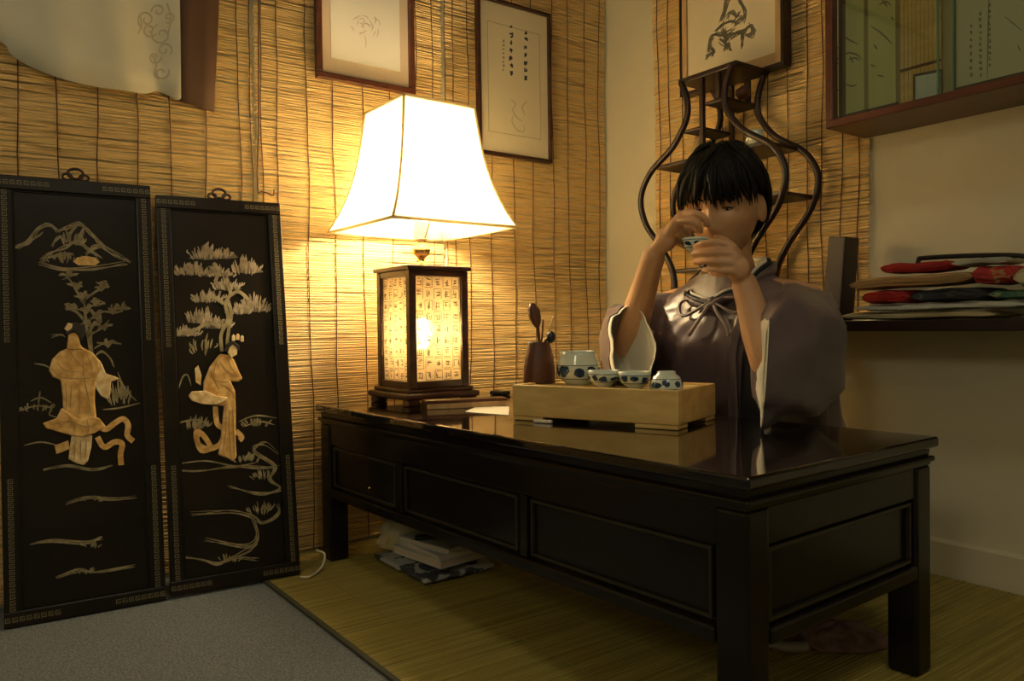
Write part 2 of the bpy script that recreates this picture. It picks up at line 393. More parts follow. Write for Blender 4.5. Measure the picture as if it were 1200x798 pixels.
for su in (0, 1):
    for sw in (0, 1):
        u0 = IN if su == 0 else TL-IN-LEG; w0 = IN if sw == 0 else TW-IN-LEG
        mb = MB(); tbox(mb, u0, u0+LEG, w0, w0+LEG, FZ, ZT); mb.build('leg', 'lacquer', table, bevel=0.006, seg=3)
# rails and panels
def side(u0, u1, front, panels):
    """apron along the long side; front False = far side"""
    w = IN+0.004 if front else TW-IN-0.004
    d = 1 if front else -1
    def bx(mb, a, b, o0, o1, z0, z1):
        wa, wb = sorted((w+d*o0, w+d*o1)); return tbox(mb, a, b, wa, wb, z0, z1)
    bx(MB(), u0, u1, 0, 0.02, ZT-0.050, ZT-0.0002).build('upper_rail', 'lacquer', table, bevel=0.002)
    bx(MB(), u0, u1, -0.006, 0.02, ZB, ZB+0.022).build('lower_rail', 'lacquer', table, bevel=0.004, seg=3)
    prev = u0
    for (a, b) in panels:
        if a > prev+0.003: bx(MB(), prev, a, 0, 0.02, ZB+0.0222, ZT-0.0502).build('stile', 'lacquer', table, bevel=0.002)
        p = bx(MB(), a, b, 0.008, 0.016, ZB+0.0222, ZT-0.0502).build('recessed_panel', 'lacquer', table)
        fr = MB(); g = 0.009; q0, q1 = ZB+0.028, ZT-0.056
        for (aa, bb_, z0, z1) in ((a+g, b-g, q0, q0+0.005), (a+g, b-g, q1-0.005, q1), (a+g, a+g+0.005, q0+0.005, q1-0.005), (b-g-0.005, b-g, q0+0.005, q1-0.005)):
            bx(fr, aa, bb_, 0.0015, 0.008, z0, z1)
        fr.build('panel_bead', 'lacquer_bead_lit', p, bevel=0.0012)
        prev = b
    if u1 > prev+0.003: bx(MB(), prev, u1, 0, 0.02, ZB+0.0222, ZT-0.0502).build('stile', 'lacquer', table, bevel=0.002)
a0, a1 = IN+LEG, TL-IN-LEG
def upx(px, py):   # position along the front apron under a pixel
    n = -ey; q = pplane(px, py, tp(0, IN+0.01, 0), n); return (q-T0).dot(ex)
f1, f2, f3, f4 = upx(467, 570), upx(473, 575), upx(612, 620), upx(620, 625)
side(a0, a1, True, [(a0, f1), (f2, f3), (f4, a1)])
side(a0, a1, False, [(a0, f1), (f2, f3), (f4, a1)])
q = pplane(433, 572, tp(0, IN+0.012, 0), -ey)
MB().ell(q, 0.004, 0.004, 0.004, u=10, w=6).build('knob', 'brass', table, smooth=True)
for right in (0, 1):
    u = TL-IN-0.004 if right else IN+0.004; d = -1 if right else 1
    w0, w1 = IN+LEG, TW-IN-LEG
    def bx(mb, a, b, o0, o1, z0, z1):
        ua, ub = sorted((u+d*o0, u+d*o1)); return tbox(mb, ua, ub, a, b, z0, z1)
    bx(MB(), w0, w1, 0, 0.02, ZT-0.050, ZT-0.0002).build('upper_rail', 'lacquer', table, bevel=0.002)
    bx(MB(), w0, w1, -0.006, 0.02, ZB, ZB+0.022).build('lower_rail', 'lacquer', table, bevel=0.004, seg=3)
    p = bx(MB(), w0, w1, 0.010, 0.016, ZB+0.0222, ZT-0.0502).build('recessed_panel', 'lacquer', table)
    fr = MB(); g = 0.006; q0, q1 = ZB+0.026, ZT-0.055
    for (aa, bb_, z0, z1) in ((w0+g, w1-g, q0, q0+0.006), (w0+g, w1-g, q1-0.006, q1), (w0+g, w0+g+0.006, q0+0.006, q1-0.006), (w1-g-0.006, w1-g, q0+0.006, q1-0.006)):
        bx(fr, aa, bb_, 0.002, 0.010, z0, z1)
    fr.build('panel_bead', 'lacquer_bead_lit', p, bevel=0.0012)

# ================================================================== TABLE LAMP
LX, LY = -1.746, 0.990
LA = R(1.0); lx = V((math.cos(LA), math.sin(LA), 0)); ly = V((-math.sin(LA), math.cos(LA), 0))
def lp(u, w, z): return V((LX, LY, TT+0.0005+z))+lx*u+ly*w
def lbox(mb, u0, u1, w0, w1, z0, z1): return mb.obox(lp((u0+u1)/2, (w0+w1)/2, (z0+z1)/2), lx*((u1-u0)/2), ly*((w1-w0)/2), V((0, 0, (z1-z0)/2)))
lamp = empty('table_lamp', (LX, LY, TT+0.0005), 'lit rosewood lantern table lamp with white bell-shaped square shade', 'lamp')
HB = 0.085     # half width of lantern
for su in (-1, 1):
    for sw in (-1, 1):
        mb = MB(); c = HB-0.002; lbox(mb, su*c-0.016, su*c+0.016, sw*c-0.016, sw*c+0.016, 0, 0.014); mb.build('foot', 'rosewood', lamp, bevel=0.003)
pl = MB(); lbox(pl, -HB-0.02, HB+0.02, -HB-0.02, HB+0.02, 0.0142, 0.030); pl = pl.build('plinth', 'rosewood', lamp, bevel=0.005, seg=3)
mb = MB(); lbox(mb, -HB-0.008, HB+0.008, -HB-0.008, HB+0.008, 0.0302, 0.040); mb.build('plinth_step', 'rosewood', pl, bevel=0.003)
Z0, Z1 = 0.0402, 0.330; PW = 0.019
for su in (-1, 1):
    for sw in (-1, 1):
        u0, u1 = sorted((su*HB, su*(HB-PW))); w0, w1 = sorted((sw*HB, sw*(HB-PW)))
        mb = MB(); lbox(mb, u0, u1, w0, w1, Z0, Z1); mb.build('post', 'rosewood', lamp, bevel=0.002)
glyph_cache = []
def glyph_strokes(r, style='seal'):
    st = []
    n = r.randint(4, 6)
    for i in range(n):
        if r.random() < 0.55: y = r.uniform(-0.8, 0.8); a = r.uniform(-0.8, -0.2); b = r.uniform(0.2, 0.8); st.append(((a, y), (b, y+r.uniform(-0.08, 0.12))))
        else: x = r.uniform(-0.7, 0.7); a = r.uniform(-0.9, -0.1); b = r.uniform(0.1, 0.9); st.append(((x, a), (x+r.uniform(-0.15, 0.15), b)))
    return st
def stroke_box(mb, p, q, n, w, t):
    d = (q-p)
    if d.length < 1e-6: return
    s = d.normalized().cross(n)*w
    mb.prism([p-s, q-s*0.7, q+s*0.7, p+s], n*t)
rg = random.Random(11)
for (sx_, sy_) in ((1, 0), (-1, 0), (0, 1), (0, -1)):
    nrm = (lx*sx_ if sx_ else ly*sy_); tv = (ly*sx_ if sx_ else lx*-sy_)
    hw = HB-PW; c0 = V((LX, LY, TT+0.0005))+nrm*(HB-0.010)
    for (z0, z1) in ((Z0, Z0+0.017), (Z1-0.015, Z1)):
        mb = MB(); mb.obox(c0+nrm*0.003+V((0, 0, (z0+z1)/2)), tv*hw, nrm*0.006, V((0, 0, (z1-z0)/2))); mb.build('rail', 'rosewood', lamp, bevel=0.0015)
    pa = MB(); za, zc = Z0+0.0172, Z1-0.0152
    pa.obox(c0+V((0, 0, (za+zc)/2)), tv*hw, nrm*0.0006, V((0, 0, (zc-za)/2)))
    pa = pa.build('paper_panel', 'lamp_paper', lamp)
    ch = MB()
    for ci in range(5):
        for ri in range(9):
            cc = c0+nrm*0.0009+tv*(-hw+hw*2*(ci+0.5)/5)+V((0, 0, za+(zc-za)*(ri+0.5)/9)); s = 0.0105
            for (a, b) in glyph_strokes(rg):
                stroke_box(ch, cc+tv*(a[0]*s)+V((0, 0, a[1]*s*1.1)), cc+tv*(b[0]*s)+V((0, 0, b[1]*s*1.1)), nrm, 0.0010, 0.0003)
            for (a, b) in (((-1, -1), (1, -1)), ((-1, 1), (1, 1)), ((-1, -1), (-1, 1)), ((1, -1), (1, 1))):
                if rg.random() < 0.55: stroke_box(ch, cc+tv*(a[0]*s)+V((0, 0, a[1]*s*1.2)), cc+tv*(b[0]*s)+V((0, 0, b[1]*s*1.2)), nrm, 0.0007, 0.0003)
    stuff(ch.build('printed_characters', 'print_ink', pa))
mb = MB(); lbox(mb, -HB-0.007, HB+0.007, -HB-0.007, HB+0.007, Z1+0.0002, Z1+0.011)
rf = mb.build('lantern_roof', 'rosewood', lamp, bevel=0.003)
ZR = Z1+0.011
MB().lathe([(0.03, 0), (0.03, 0.004), (0.012, 0.008), (0.008, 0.02), (0.010, 0.026), (0.020, 0.034), (0.024, 0.046), (0.018, 0.056), (0.009, 0.062), (0.012, 0.068), (0.012, 0.072), (0, 0.072)],
           lp(0, 0, ZR), 24).build('neck', 'brass', lamp, smooth=True)
MB().lathe([(0.0, 0), (0.019, 0), (0.019, 0.045), (0.015, 0.05), (0, 0.05)], lp(0, 0, ZR+0.0722), 20).build('socket', 'paleplastic', lamp, smooth=False)
MB().lathe([(0.013, 0), (0.016, 0.015), (0.028, 0.045), (0.031, 0.062), (0.025, 0.085), (0.012, 0.097), (0, 0.099)], lp(0, 0, ZR+0.1225), 20).build('bulb', 'bulb_glow', lamp, smooth=True)
MB().lathe([(0.013, 0), (0.014, 0.01), (0.024, 0.035), (0.026, 0.05), (0.021, 0.068), (0.010, 0.078), (0, 0.08)], lp(0, 0, 0.135), 20).build('lantern_bulb', 'bulb_glow_low', lamp, smooth=True)
MB().lathe([(0.0, 0), (0.016, 0), (0.016, 0.092), (0.0, 0.092)], lp(0, 0, 0.0425), 16).build('lantern_socket', 'paleplastic', lamp)
# shade
SB, ST = 0.438, 0.742; BW, UW = 0.176, 0.101
def shw(t): return UW+(BW-UW)*(0.42*t+0.58*t**3.2)         # t from the top down
NS = 14; rings_ = []
for i in range(NS+1):
    t = i/NS; w = shw(t); z = ST+(SB-ST)*t
    ring = []
    for (a, b) in ((-1, -1), (1, -1), (1, 1), (-1, 1)):
        for k in range(6):
            nx = {(-1, -1): (1, -1), (1, -1): (1, 1), (1, 1): (-1, 1), (-1, 1): (-1, -1)}[(a, b)]
            s = k/6; ring.append(lp((a+(nx[0]-a)*s)*w, (b+(nx[1]-b)*s)*w, z))
    rings_.append(ring)
sh = MB().rings(rings_, False, False).build('lamp_shade', 'shade_cloth', lamp)
for (a, b) in ((-1, -1), (1, -1), (1, 1), (-1, 1)):
    MB().tube([lp(a*shw(i/NS), b*shw(i/NS), ST+(SB-ST)*i/NS) for i in range(NS+1)], 0.0032, 6).build('corner_trim', 'shade_trim', sh, smooth=True)
    nx = {(-1, -1): (1, -1), (1, -1): (1, 1), (1, 1): (-1, 1), (-1, 1): (-1, -1)}[(a, b)]
    MB().tube([lp(a*BW, b*BW, SB), lp(nx[0]*BW, nx[1]*BW, SB)], 0.004, 6).build('lower_trim', 'shade_trim', sh, smooth=True)
    MB().tube([lp(a*UW, b*UW, ST), lp(nx[0]*UW, nx[1]*UW, ST)], 0.0035, 6).build('upper_trim', 'shade_trim', sh, smooth=True)
sp = MB()
for (a, b) in ((-1, -1), (1, -1), (1, 1), (-1, 1)): sp.tube([lp(0, 0, ST-0.02), lp(a*UW, b*UW, ST-0.003)], 0.0018, 6)
sp.build('shade_spider', 'brass', sh)
hp = MB()
for s in (-1, 1): hp.tube(smoothpath([lp(0.018*s, 0, ZR+0.075), lp(0.045*s, 0, ZR+0.12), lp(0.05*s, 0, ZR+0.19), lp(0.03*s, 0, ST-0.06), lp(0, 0, ST-0.02)], 5), 0.0016, 6)
hp.build('harp', 'brass', lamp)
# ================================================================== LACQUER PLAQUES LEANING ON THE WALL
def plaque(label, bl, br, ztop, xtop, th=0.018):
    bl, br = V(bl), V(br)
    U = (br-bl); w = U.length; U.normalize()
    tm = V((xtop, (bl.y+br.y)/2, ztop)); md = (bl+br)/2
    Vv = (tm-md); Vv = (Vv-U*Vv.dot(U)); h = Vv.length; Vv.normalize()
    N = U.cross(Vv); 
    if N.x < 0: N = -N
    root = empty('lacquer_plaque', (md.x, md.y, min(bl.z, br.z)), label, 'plaque', None)
    P = lambda u, v, n=0.0: bl+U*u+Vv*v+N*n
    return root, P, N, U, Vv, w, h, th
def build_plaque(label, bl, br, ztop, xtop, seed):
    root, P, N, U, Vv, w, h, th = plaque(label, bl, br, ztop, xtop)
    mb = MB(); FRW = 0.030
    mb.obox(P(w/2, h/2, -0.004), U*(w/2-FRW), Vv*(h/2-FRW), N*0.006); mb.build('lacquer_board', 'panel_lacquer', root)
    for (u0, u1, v0, v1) in ((0, w, 0, FRW), (0, w, h-FRW, h), (0, FRW, FRW, h-FRW), (w-FRW, w, FRW, h-FRW)):
        m2 = MB(); m2.obox(P((u0+u1)/2, (v0+v1)/2, 0.001), U*((u1-u0)/2), Vv*((v1-v0)/2), N*0.009)
        fr = m2.build('frame_rail', 'panel_lacquer', root, bevel=0.002)
        # key fret inlay along this rail
        k = MB(); L = max(u1-u0, v1-v0); hor = (u1-u0) > (v1-v0); n = int(L/0.0118)
        for i in range(n):
            s = (i+0.5)/n*L
            t = s/L
            if not hor and 0.30 < t < 0.62: continue            # the middle of the uprights stays bare
            if hor and 0.32 < t < 0.68: continue
            cu, cv = ((u0+s, (v0+v1)/2) if hor else ((u0+u1)/2, v0+s))
            e = 0.0045; f = 0.0007
            hole = [(-e, -e, e, -e+2*f), (-e, e-2*f, e, e), (-e, -e+2*f, -e+2*f, e-2*f), (e-2*f, -e+2*f, e, e*0.2), (-e*0.4, -f, e*0.4, f)]
            for (x0, y0, x1, y1) in hole:
                k.add([P(cu+x0, cv+y0, 0.0103), P(cu+x1, cv+y0, 0.0103), P(cu+x1, cv+y1, 0.0103), P(cu+x0, cv+y1, 0.0103)], [(0, 1, 2, 3)])
        stuff(k.build('fret_border', 'fret', fr))
    bd = MB()
    for (u0, u1, v0, v1) in ((FRW, w-FRW, FRW, FRW+0.003), (FRW, w-FRW, h-FRW-0.003, h-FRW), (FRW, FRW+0.003, FRW, h-FRW), (w-FRW-0.003, w-FRW, FRW, h-FRW)):
        bd.obox(P((u0+u1)/2, (v0+v1)/2, 0.0035), U*((u1-u0)/2), Vv*((v1-v0)/2), N*0.002)
    bd.build('inner_bead', 'lacquer', root)
    # hanging loop: openwork metal ring on the top rail
    lo = MB()
    for (du, dv, rr) in ((0, 0.016, 0.015), (-0.016, 0.008, 0.009), (0.016, 0.008, 0.009)):
        lo.tube([P(w/2+du+rr*math.cos(a*PI/8), h+dv+rr*math.sin(a*PI/8)*0.75, 0) for a in range(17)], 0.0028, 6, caps=False)
    lo.build('hanging_loop', 'darkwood', root, smooth=True)
    p0 = P(0, 0, 0.002)
    on = lambda x, y, n=0.0: pplane(x, y, p0, N)+N*n
    return root, on, N
def shape(parent, on, N, name, m, pts, base, th, bevel=0.0):
    mb = MB().prism([on(x, y, base) for x, y in pts], N*th); return mb.build(name, m, parent, bevel=bevel)
def strokes(parent, on, N, name, m, lines, wpx=1.2, base=0.0004, th=0.0006, taper=True):
    mb = MB()
    for ln in lines:
        ps = smoothpath([V((x, y, 0)) for x, y in ln], 5); n = len(ps)
        L = []; Rr = []
        for i, p in enumerate(ps):
            d = (ps[min(i+1, n-1)]-ps[max(i-1, 0)]); d.normalize(); t = i/(n-1)
            w = wpx*(1-0.75*abs(2*t-1)**2 if taper else 1)*0.5
            L.append(on(p.x-d.y*w, p.y+d.x*w, base)); Rr.append(on(p.x+d.y*w, p.y-d.x*w, base))
        vs = []; fs = []
        for i in range(n): vs += [L[i], Rr[i], L[i]+N*th, Rr[i]+N*th]
        for i in range(n-1):
            a, b = i*4, i*4+4
            fs += [(a+2, b+2, b+3, a+3), (a, b, b+2, a+2), (a+1, a+3, b+3, b+1)]
        mb.add(vs, fs)
    return mb.build(name, m, parent)
def tuft(cx, cy, w, h, n, r, up=1):
    """fan of short strokes: pine needles / cloud of leaves"""
    out = []
    for i in range(n):
        x = cx+r.uniform(-w, w)*(r.random()**0.4); y0 = cy+r.uniform(-0.2, 0.25)*h
        k = (x-cx)/max(w, 1)
        y1 = y0-up*h*(1-0.7*abs(k))*r.uniform(0.6, 1.0)
        out.append([(x, y0), (x+k*3+r.uniform(-1, 1), (y0+y1)/2), (x+k*5+r.uniform(-1.5, 1.5), y1)])
    return out
r = random.Random(21)
def jit(lines, k=4, amp=2.2): return [[(x+r.uniform(-amp, amp)*0.8, y+r.uniform(-amp, amp)) for x, y in ln] for ln in lines for _ in range(k)]
# ---- first plaque: lady with ribbons, bamboo and mountain
b1l = pz(5, 735, 0.001); b1r = pz(193, 707, 0.001); b1l.x = -1.815; b1r.x = -1.795
b1l.y = pplane(5, 735, b1l, V((1, 0, 0))).y; b1r.y = pplane(194, 707, b1r, V((1, 0, 0))).y
PX1 = WX+0.045
root, on, N = build_plaque('black lacquer plaque with a lady trailing ribbons and a mountain scene', b1l, b1r, pxx(85, 212, PX1).z, PX1, 1)
mt = strokes(root, on, N, 'mountain_scene', 'inlay_grey', jit([[(13, 291), (32, 284), (45, 268), (58, 264), (68, 272)], [(68, 272), (80, 266), (92, 262), (104, 270), (118, 286), (135, 298), (152, 306)],
      [(48, 306), (60, 296), (76, 290), (90, 284), (104, 292), (118, 304)], [(20, 290), (38, 281), (50, 272)], [(45, 309), (75, 315), (110, 314), (148, 308)],
      [(78, 284), (84, 272), (93, 262)], [(90, 286), (96, 274), (98, 264)], [(60, 288), (68, 280), (76, 276)], [(100, 300), (110, 290), (118, 288)], [(55, 302), (70, 298), (85, 299)]], 5, 2.6), 1.25); stuff(mt)
strokes(root, on, N, 'mountain_wash', 'inlay_grey', tuft(76, 306, 26, 12, 26, r)+tuft(84, 284, 18, 16, 26, r), 1.6)
shape(root, on, N, 'island_hut', 'pearl', [(86, 307), (90, 302), (100, 300), (112, 302), (117, 307), (112, 311), (92, 311)], 0.0004, 0.0012, 0.0004)
# bamboo / shrub
st = [[(108, 430), (104, 400), (100, 372), (98, 352)], [(112, 440), (107, 410), (106, 380)], [(98, 356), (90, 340), (80, 326), (74, 328)], [(100, 350), (112, 342), (124, 336)],
      [(104, 376), (118, 366), (134, 366), (143, 365)], [(100, 378), (90, 366), (76, 362)], [(106, 392), (120, 384), (128, 374)], [(110, 408), (124, 402), (142, 404)], [(108, 420), (120, 412), (128, 418), (134, 430)], [(60, 394), (70, 391), (76, 394)]]
for (x, y) in ((80, 326), (92, 338), (118, 340), (126, 336), (132, 367), (142, 364), (84, 364), (112, 358), (96, 350), (102, 366), (108, 384), (122, 386), (118, 378), (104, 396), (126, 406), (110, 372)):
    for k in range(6):
        a = r.uniform(-2.8, -0.3); L = r.uniform(7, 15); st.append([(x, y), (x+math.cos(a)*L*0.5, y+math.sin(a)*L*0.5-1), (x+math.cos(a)*L, y+math.sin(a)*L*0.6)])
stuff(strokes(root, on, N, 'bamboo_shrub', 'inlay_grey', jit(st, 3, 1.8), 1.5))
stuff(strokes(root, on, N, 'rock_tufts', 'inlay_grey', [[(15, 485), (40, 476), (60, 478), (58, 486), (72, 490)], [(120, 480), (140, 478), (165, 472)], [(36, 470), (48, 466), (60, 472)], [(28, 522), (48, 518), (68, 522)], [(40, 426), (52, 428), (60, 432)],
      [(122, 440), (138, 444), (150, 460), (160, 470)], [(45, 474), (47, 458)], [(134, 470), (142, 452), (138, 436)]]+tuft(140, 470, 18, 26, 26, r)+tuft(45, 480, 24, 10, 16, r), 2.0))
stuff(strokes(root, on, N, 'water_line', 'inlay_grey', jit([[(50, 550), (80, 546), (110, 550), (132, 546)], [(78, 590), (104, 583), (130, 585), (160, 582)], [(36, 638), (60, 634), (100, 636), (120, 630)], [(66, 678), (92, 668), (112, 670), (158, 663)]], 5, 2.0), 1.1))
strokes(root, on, N, 'water_wash', 'inlay_grey', tuft(106, 586, 14, 7, 12, r)+tuft(108, 640, 12, 9, 12, r)+tuft(104, 671, 16, 8, 12, r), 1.4)
fig = shape(root, on, N, 'lady_figure', 'pearl', [(80, 408), (96, 407), (108, 413), (116, 422), (118, 434), (112, 448), (111, 470), (113, 490), (110, 508), (88, 512), (72, 506), (74, 484), (73, 462), (71, 446), (62, 442), (57, 434), (61, 421), (70, 412)], 0.0004, 0.0065, 0.0040)
shape(fig, on, N, 'sleeve', 'pearl_light', [(112, 418), (118, 424), (124, 438), (134, 441), (140, 444), (130, 448), (129, 462), (126, 468), (118, 464), (110, 452), (104, 440)], 0.0012, 0.0050, 0.0018)
shape(fig, on, N, 'sash_skirt', 'pearl', [(72, 478), (66, 490), (50, 496), (54, 502), (68, 506), (82, 510), (96, 512), (110, 508), (124, 500), (116, 490), (108, 488), (92, 492)], 0.0030, 0.0052, 0.0018)
shape(fig, on, N, 'skirt', 'pearl_light', [(84, 508), (108, 510), (107, 524), (103, 540), (98, 545), (90, 543), (80, 538), (82, 522)], 0.0006, 0.0046, 0.0015)
shape(fig, on, N, 'hem_fold', 'pearl', [(64, 522), (80, 516), (82, 526), (72, 530), (66, 532)], 0.0004, 0.0030, 0.001)
shape(fig, on, N, 'neck_and_face', 'pearl', [(80, 392), (87, 390), (92, 394), (94, 404), (98, 410), (78, 410), (79, 402)], 0.0040, 0.0052, 0.0018)
shape(fig, on, N, 'hair_bun', 'inlay_hair', [(76, 390), (80, 382), (88, 378), (98, 382), (100, 392), (95, 400), (92, 393), (86, 389), (79, 394)], 0.0042, 0.0060, 0.0018)
shape(fig, on, N, 'hair_ornament', 'pearl_light', [(75, 386), (79, 379), (85, 380), (84, 385), (79, 389)], 0.0060, 0.0052, 0.001)
strokes(fig, on, N, 'ribbon', 'pearl', [[(112, 498), (124, 503), (134, 496), (144, 491), (150, 498), (149, 510), (156, 517)], [(114, 512), (122, 524), (134, 518), (143, 520), (141, 532), (142, 545)]], 6.5, 0.0004, 0.0042, taper=False)
strokes(fig, on, N, 'robe_folds', 'cloth_tan', [[(97, 412), (98, 440), (104, 470), (106, 486)], [(66, 424), (76, 434), (92, 436)], [(84, 450), (82, 478)], [(80, 410), (90, 424), (97, 430)], [(60, 432), (72, 442), (96, 444), (110, 442)], [(76, 448), (78, 466), (76, 484)], [(92, 450), (94, 470), (92, 486)], [(100, 414), (106, 426), (108, 440)]], 1.1, 0.0070, 0.0004)
strokes(fig, on, N, 'sash_folds', 'cloth_tan', [[(60, 498), (80, 494), (100, 500), (116, 496)], [(78, 484), (86, 496), (88, 508)], [(102, 492), (104, 508)], [(66, 492), (74, 502)]], 1.1, 0.0084, 0.0004)
strokes(fig, on, N, 'skirt_folds', 'cloth_tan', [[(88, 514), (87, 540)], [(94, 515), (95, 542)], [(101, 515), (100, 538)]], 1.1, 0.0054, 0.0004)
# ---- second plaque: lady with instrument under a pine
b2l = V((-1.795, 0, 0.0010)); b2r = V((-1.770, 0, 0.0064))
b2l.y = pplane(200, 706, b2l, V((1, 0, 0))).y; b2r.y = pplane(351, 679, b2r, V((1, 0, 0))).y
b2l.z = 0.0064
root, on, N = build_plaque('black lacquer plaque with a lady playing under a pine tree', b2l, b2r, pxx(250, 234, WX+0.052).z, WX+0.052, 2)
tr = []
for (x, y, w, h) in ((243, 301, 22, 16), (262, 300, 12, 12), (287, 318, 20, 20), (225, 320, 26, 14), (252, 322, 24, 12), (266, 338, 18, 16), (244, 352, 20, 15), (296, 362, 22, 20), (280, 366, 16, 12), (236, 376, 18, 20), (252, 382, 22, 12), (214, 392, 24, 12)):
    tr += tuft(x, y, w, h, int(w*1.9), r)
stuff(strokes(root, on, N, 'pine_foliage', 'inlay_pink', tr, 1.7, 0.0009))
for (x, y, w, h) in ((243, 302, 22, 11), (266, 301, 13, 9), (290, 318, 19, 14), (224, 320, 25, 9), (254, 322, 22, 8), (266, 338, 17, 11), (243, 352, 19, 10), (297, 363, 21, 13), (281, 366, 14, 8), (236, 377, 17, 14), (253, 383, 20, 8), (213, 392, 23, 8)):
    top_ = [(x-w+2*w*i/12, y-h*(1-abs(i/6-1)**1.6)*r.uniform(0.65, 1.0)) for i in range(1, 12)]
    shape(root, on, N, 'pine_pad', 'pad_tone', [(x-w, y+1)]+top_+[(x+w, y+1), (x, y+2.5)], 0.0003, 0.0005)
strokes(root, on, N, 'pine_trunk', 'inlay_grey', [[(260, 412), (259, 392), (267, 374), (264, 356), (270, 344), (266, 332)], [(266, 405), (268, 385), (271, 368), (267, 352)], [(270, 346), (280, 342), (292, 352)], [(258, 384), (244, 378), (230, 386), (206, 392)], [(262, 356), (250, 348), (238, 350)], [(252, 330), (256, 318), (250, 308)]], 4.0, 0.0006, 0.0016, taper=False)
stuff(strokes(root, on, N, 'rock_tufts', 'inlay_grey', [[(196, 502), (215, 494), (232, 492), (244, 498)], [(280, 494), (300, 487), (325, 490)], [(285, 500), (305, 494), (322, 498)], [(208, 460), (214, 442), (220, 440), (224, 452)], [(200, 545), (240, 540), (275, 546), (300, 542)]]+tuft(225, 500, 22, 16, 26, r)+tuft(238, 412, 14, 22, 16, r)+tuft(300, 498, 20, 10, 20, r)+tuft(292, 540, 20, 10, 18, r), 2.0))
stuff(strokes(root, on, N, 'shore_line', 'inlay_grey', jit([[(200, 549), (230, 553), (270, 548), (300, 548), (326, 548)], [(326, 530), (310, 520), (298, 528), (322, 545), (316, 562), (328, 572), (304, 578), (268, 570)], [(325, 590), (326, 602), (308, 612), (296, 606), (270, 600), (224, 602)], [(296, 608), (302, 628), (290, 640), (240, 632)],
      [(205, 652), (235, 656), (255, 660), (275, 652), (302, 655)], [(262, 656), (290, 645), (300, 636)]], 5, 2.6)+tuft(306, 600, 18, 14, 30, r)+tuft(268, 657, 16, 9, 16, r)+tuft(310, 560, 14, 12, 20, r), 1.1))
fig = shape(root, on, N, 'lady_figure', 'pearl', [(257, 415), (268, 416), (274, 422), (280, 436), (284, 444), (278, 448), (270, 447), (275, 458), (276, 478), (276, 500), (276, 520), (277, 536), (273, 541), (266, 537), (255, 533), (258, 515), (260, 495), (262, 476), (246, 474), (238, 462), (238, 448), (245, 430)], 0.0004, 0.0065, 0.0040)
shape(fig, on, N, 'lute', 'pearl_light', [(220, 464), (224, 459), (240, 458), (252, 464), (266, 466), (264, 470), (252, 475), (236, 474), (224, 470)], 0.0050, 0.0052, 0.0016)
shape(fig, on, N, 'lute_neck', 'pearl_light', [(228, 432), (232, 428), (236, 440), (235, 452), (229, 448)], 0.0006, 0.0035, 0.001)
shape(fig, on, N, 'face', 'pearl_light', [(267, 406), (273, 403), (278, 408), (277, 416), (270, 420), (266, 414)], 0.0040, 0.0054, 0.0018)
shape(fig, on, N, 'hair', 'inlay_hair', [(262, 412), (264, 404), (271, 400), (279, 405), (280, 412), (276, 408), (272, 404), (268, 408), (266, 414)], 0.0055, 0.0052, 0.001)
for (x, y) in ((273, 397), (278, 396), (283, 398)):
    shape(fig, on, N, 'hair_ornament', 'pearl_light', [(x-2, y+3), (x-2, y-3), (x, y-5), (x+2, y-3), (x+2, y+3)], 0.0030, 0.0050, 0.001)
strokes(fig, on, N, 'ribbon', 'pearl', [[(252, 476), (254, 496), (262, 504), (258, 520), (244, 526), (232, 520), (230, 506), (238, 510), (247, 524)], [(236, 508), (230, 512), (236, 528), (250, 524)], [(276, 505), (283, 512), (280, 516)]], 6.0, 0.0004, 0.0042, taper=False)
strokes(fig, on, N, 'robe_folds', 'cloth_tan', [[(258, 424), (266, 436), (280, 442)], [(268, 480), (268, 510), (270, 536)], [(264, 478), (264, 505), (260, 530)], [(272, 476), (273, 505), (274, 534)], [(246, 434), (252, 446), (268, 448)], [(254, 420), (250, 440), (256, 456)], [(266, 418), (270, 430), (277, 440)], [(262, 452), (272, 460), (275, 470)]], 1.1, 0.0070, 0.0004)

# ================================================================== PICTURES ON THE LEFT WALL
def wall_picture(label, name, cor, fw_, fmat, x0, inner):
    """cor: y0,y1,z0,z1 on the left wall"""
    y0, y1, z0, z1 = cor
    root = empty(name, (x0, (y0+y1)/2, z0), label, 'picture', None)
    t = 0.018
    for (a, b, c, d) in ((y0, y1, z0, z0+fw_), (y0, y1, z1-fw_, z1), (y0, y0+fw_, z0+fw_, z1-fw_), (y1-fw_, y1, z0+fw_, z1-fw_)):
        MB().box(x0, x0+t, a, b, c, d).build('frame_rail', fmat, root, bevel=0.002)
    MB().box(x0+0.002, x0+0.008, y0+fw_, y1-fw_, z0+fw_, z1-fw_).build('mount', inner, root)
    return root
FX = WX+0.028
def wy_(px, py): p = pxx(px, py, FX+0.018); return p.y, p.z
y0, z0 = wy_(372, 90); y1, z1_ = wy_(487, 110); z0 = (z0+z1_)/2
pic = wall_picture('portrait frame in dark red wood holding a faint pale sketch', 'framed_picture', (y0, y1, z0, z0+0.44), 0.016, 'redwood', FX, 'mount_silk')
MB().box(FX+0.0082, FX+0.0094, y0+0.042, y1-0.042, z0+0.058, z0+0.40).build('paper_sheet', 'paper', pic)
onp = lambda x, y, n=0.0: pxx(x, y, FX+0.0096)+V((n, 0, 0))
rr = random.Random(3); sk = []
for i in range(26):
    a = rr.uniform(0, 6.28); d = rr.uniform(2, 17); x, y = 427+math.cos(a)*d*1.1, 30+math.sin(a)*d*0.8; b = a+rr.uniform(1, 2.5); L = rr.uniform(4, 9)
    sk.append([(x, y), (x+math.cos(b)*L*0.6+1, y+math.sin(b)*L*0.6), (x+math.cos(b)*L, y+math.sin(b)*L+2)])
sk.append([(427, 40), (429, 50), (428, 56)])
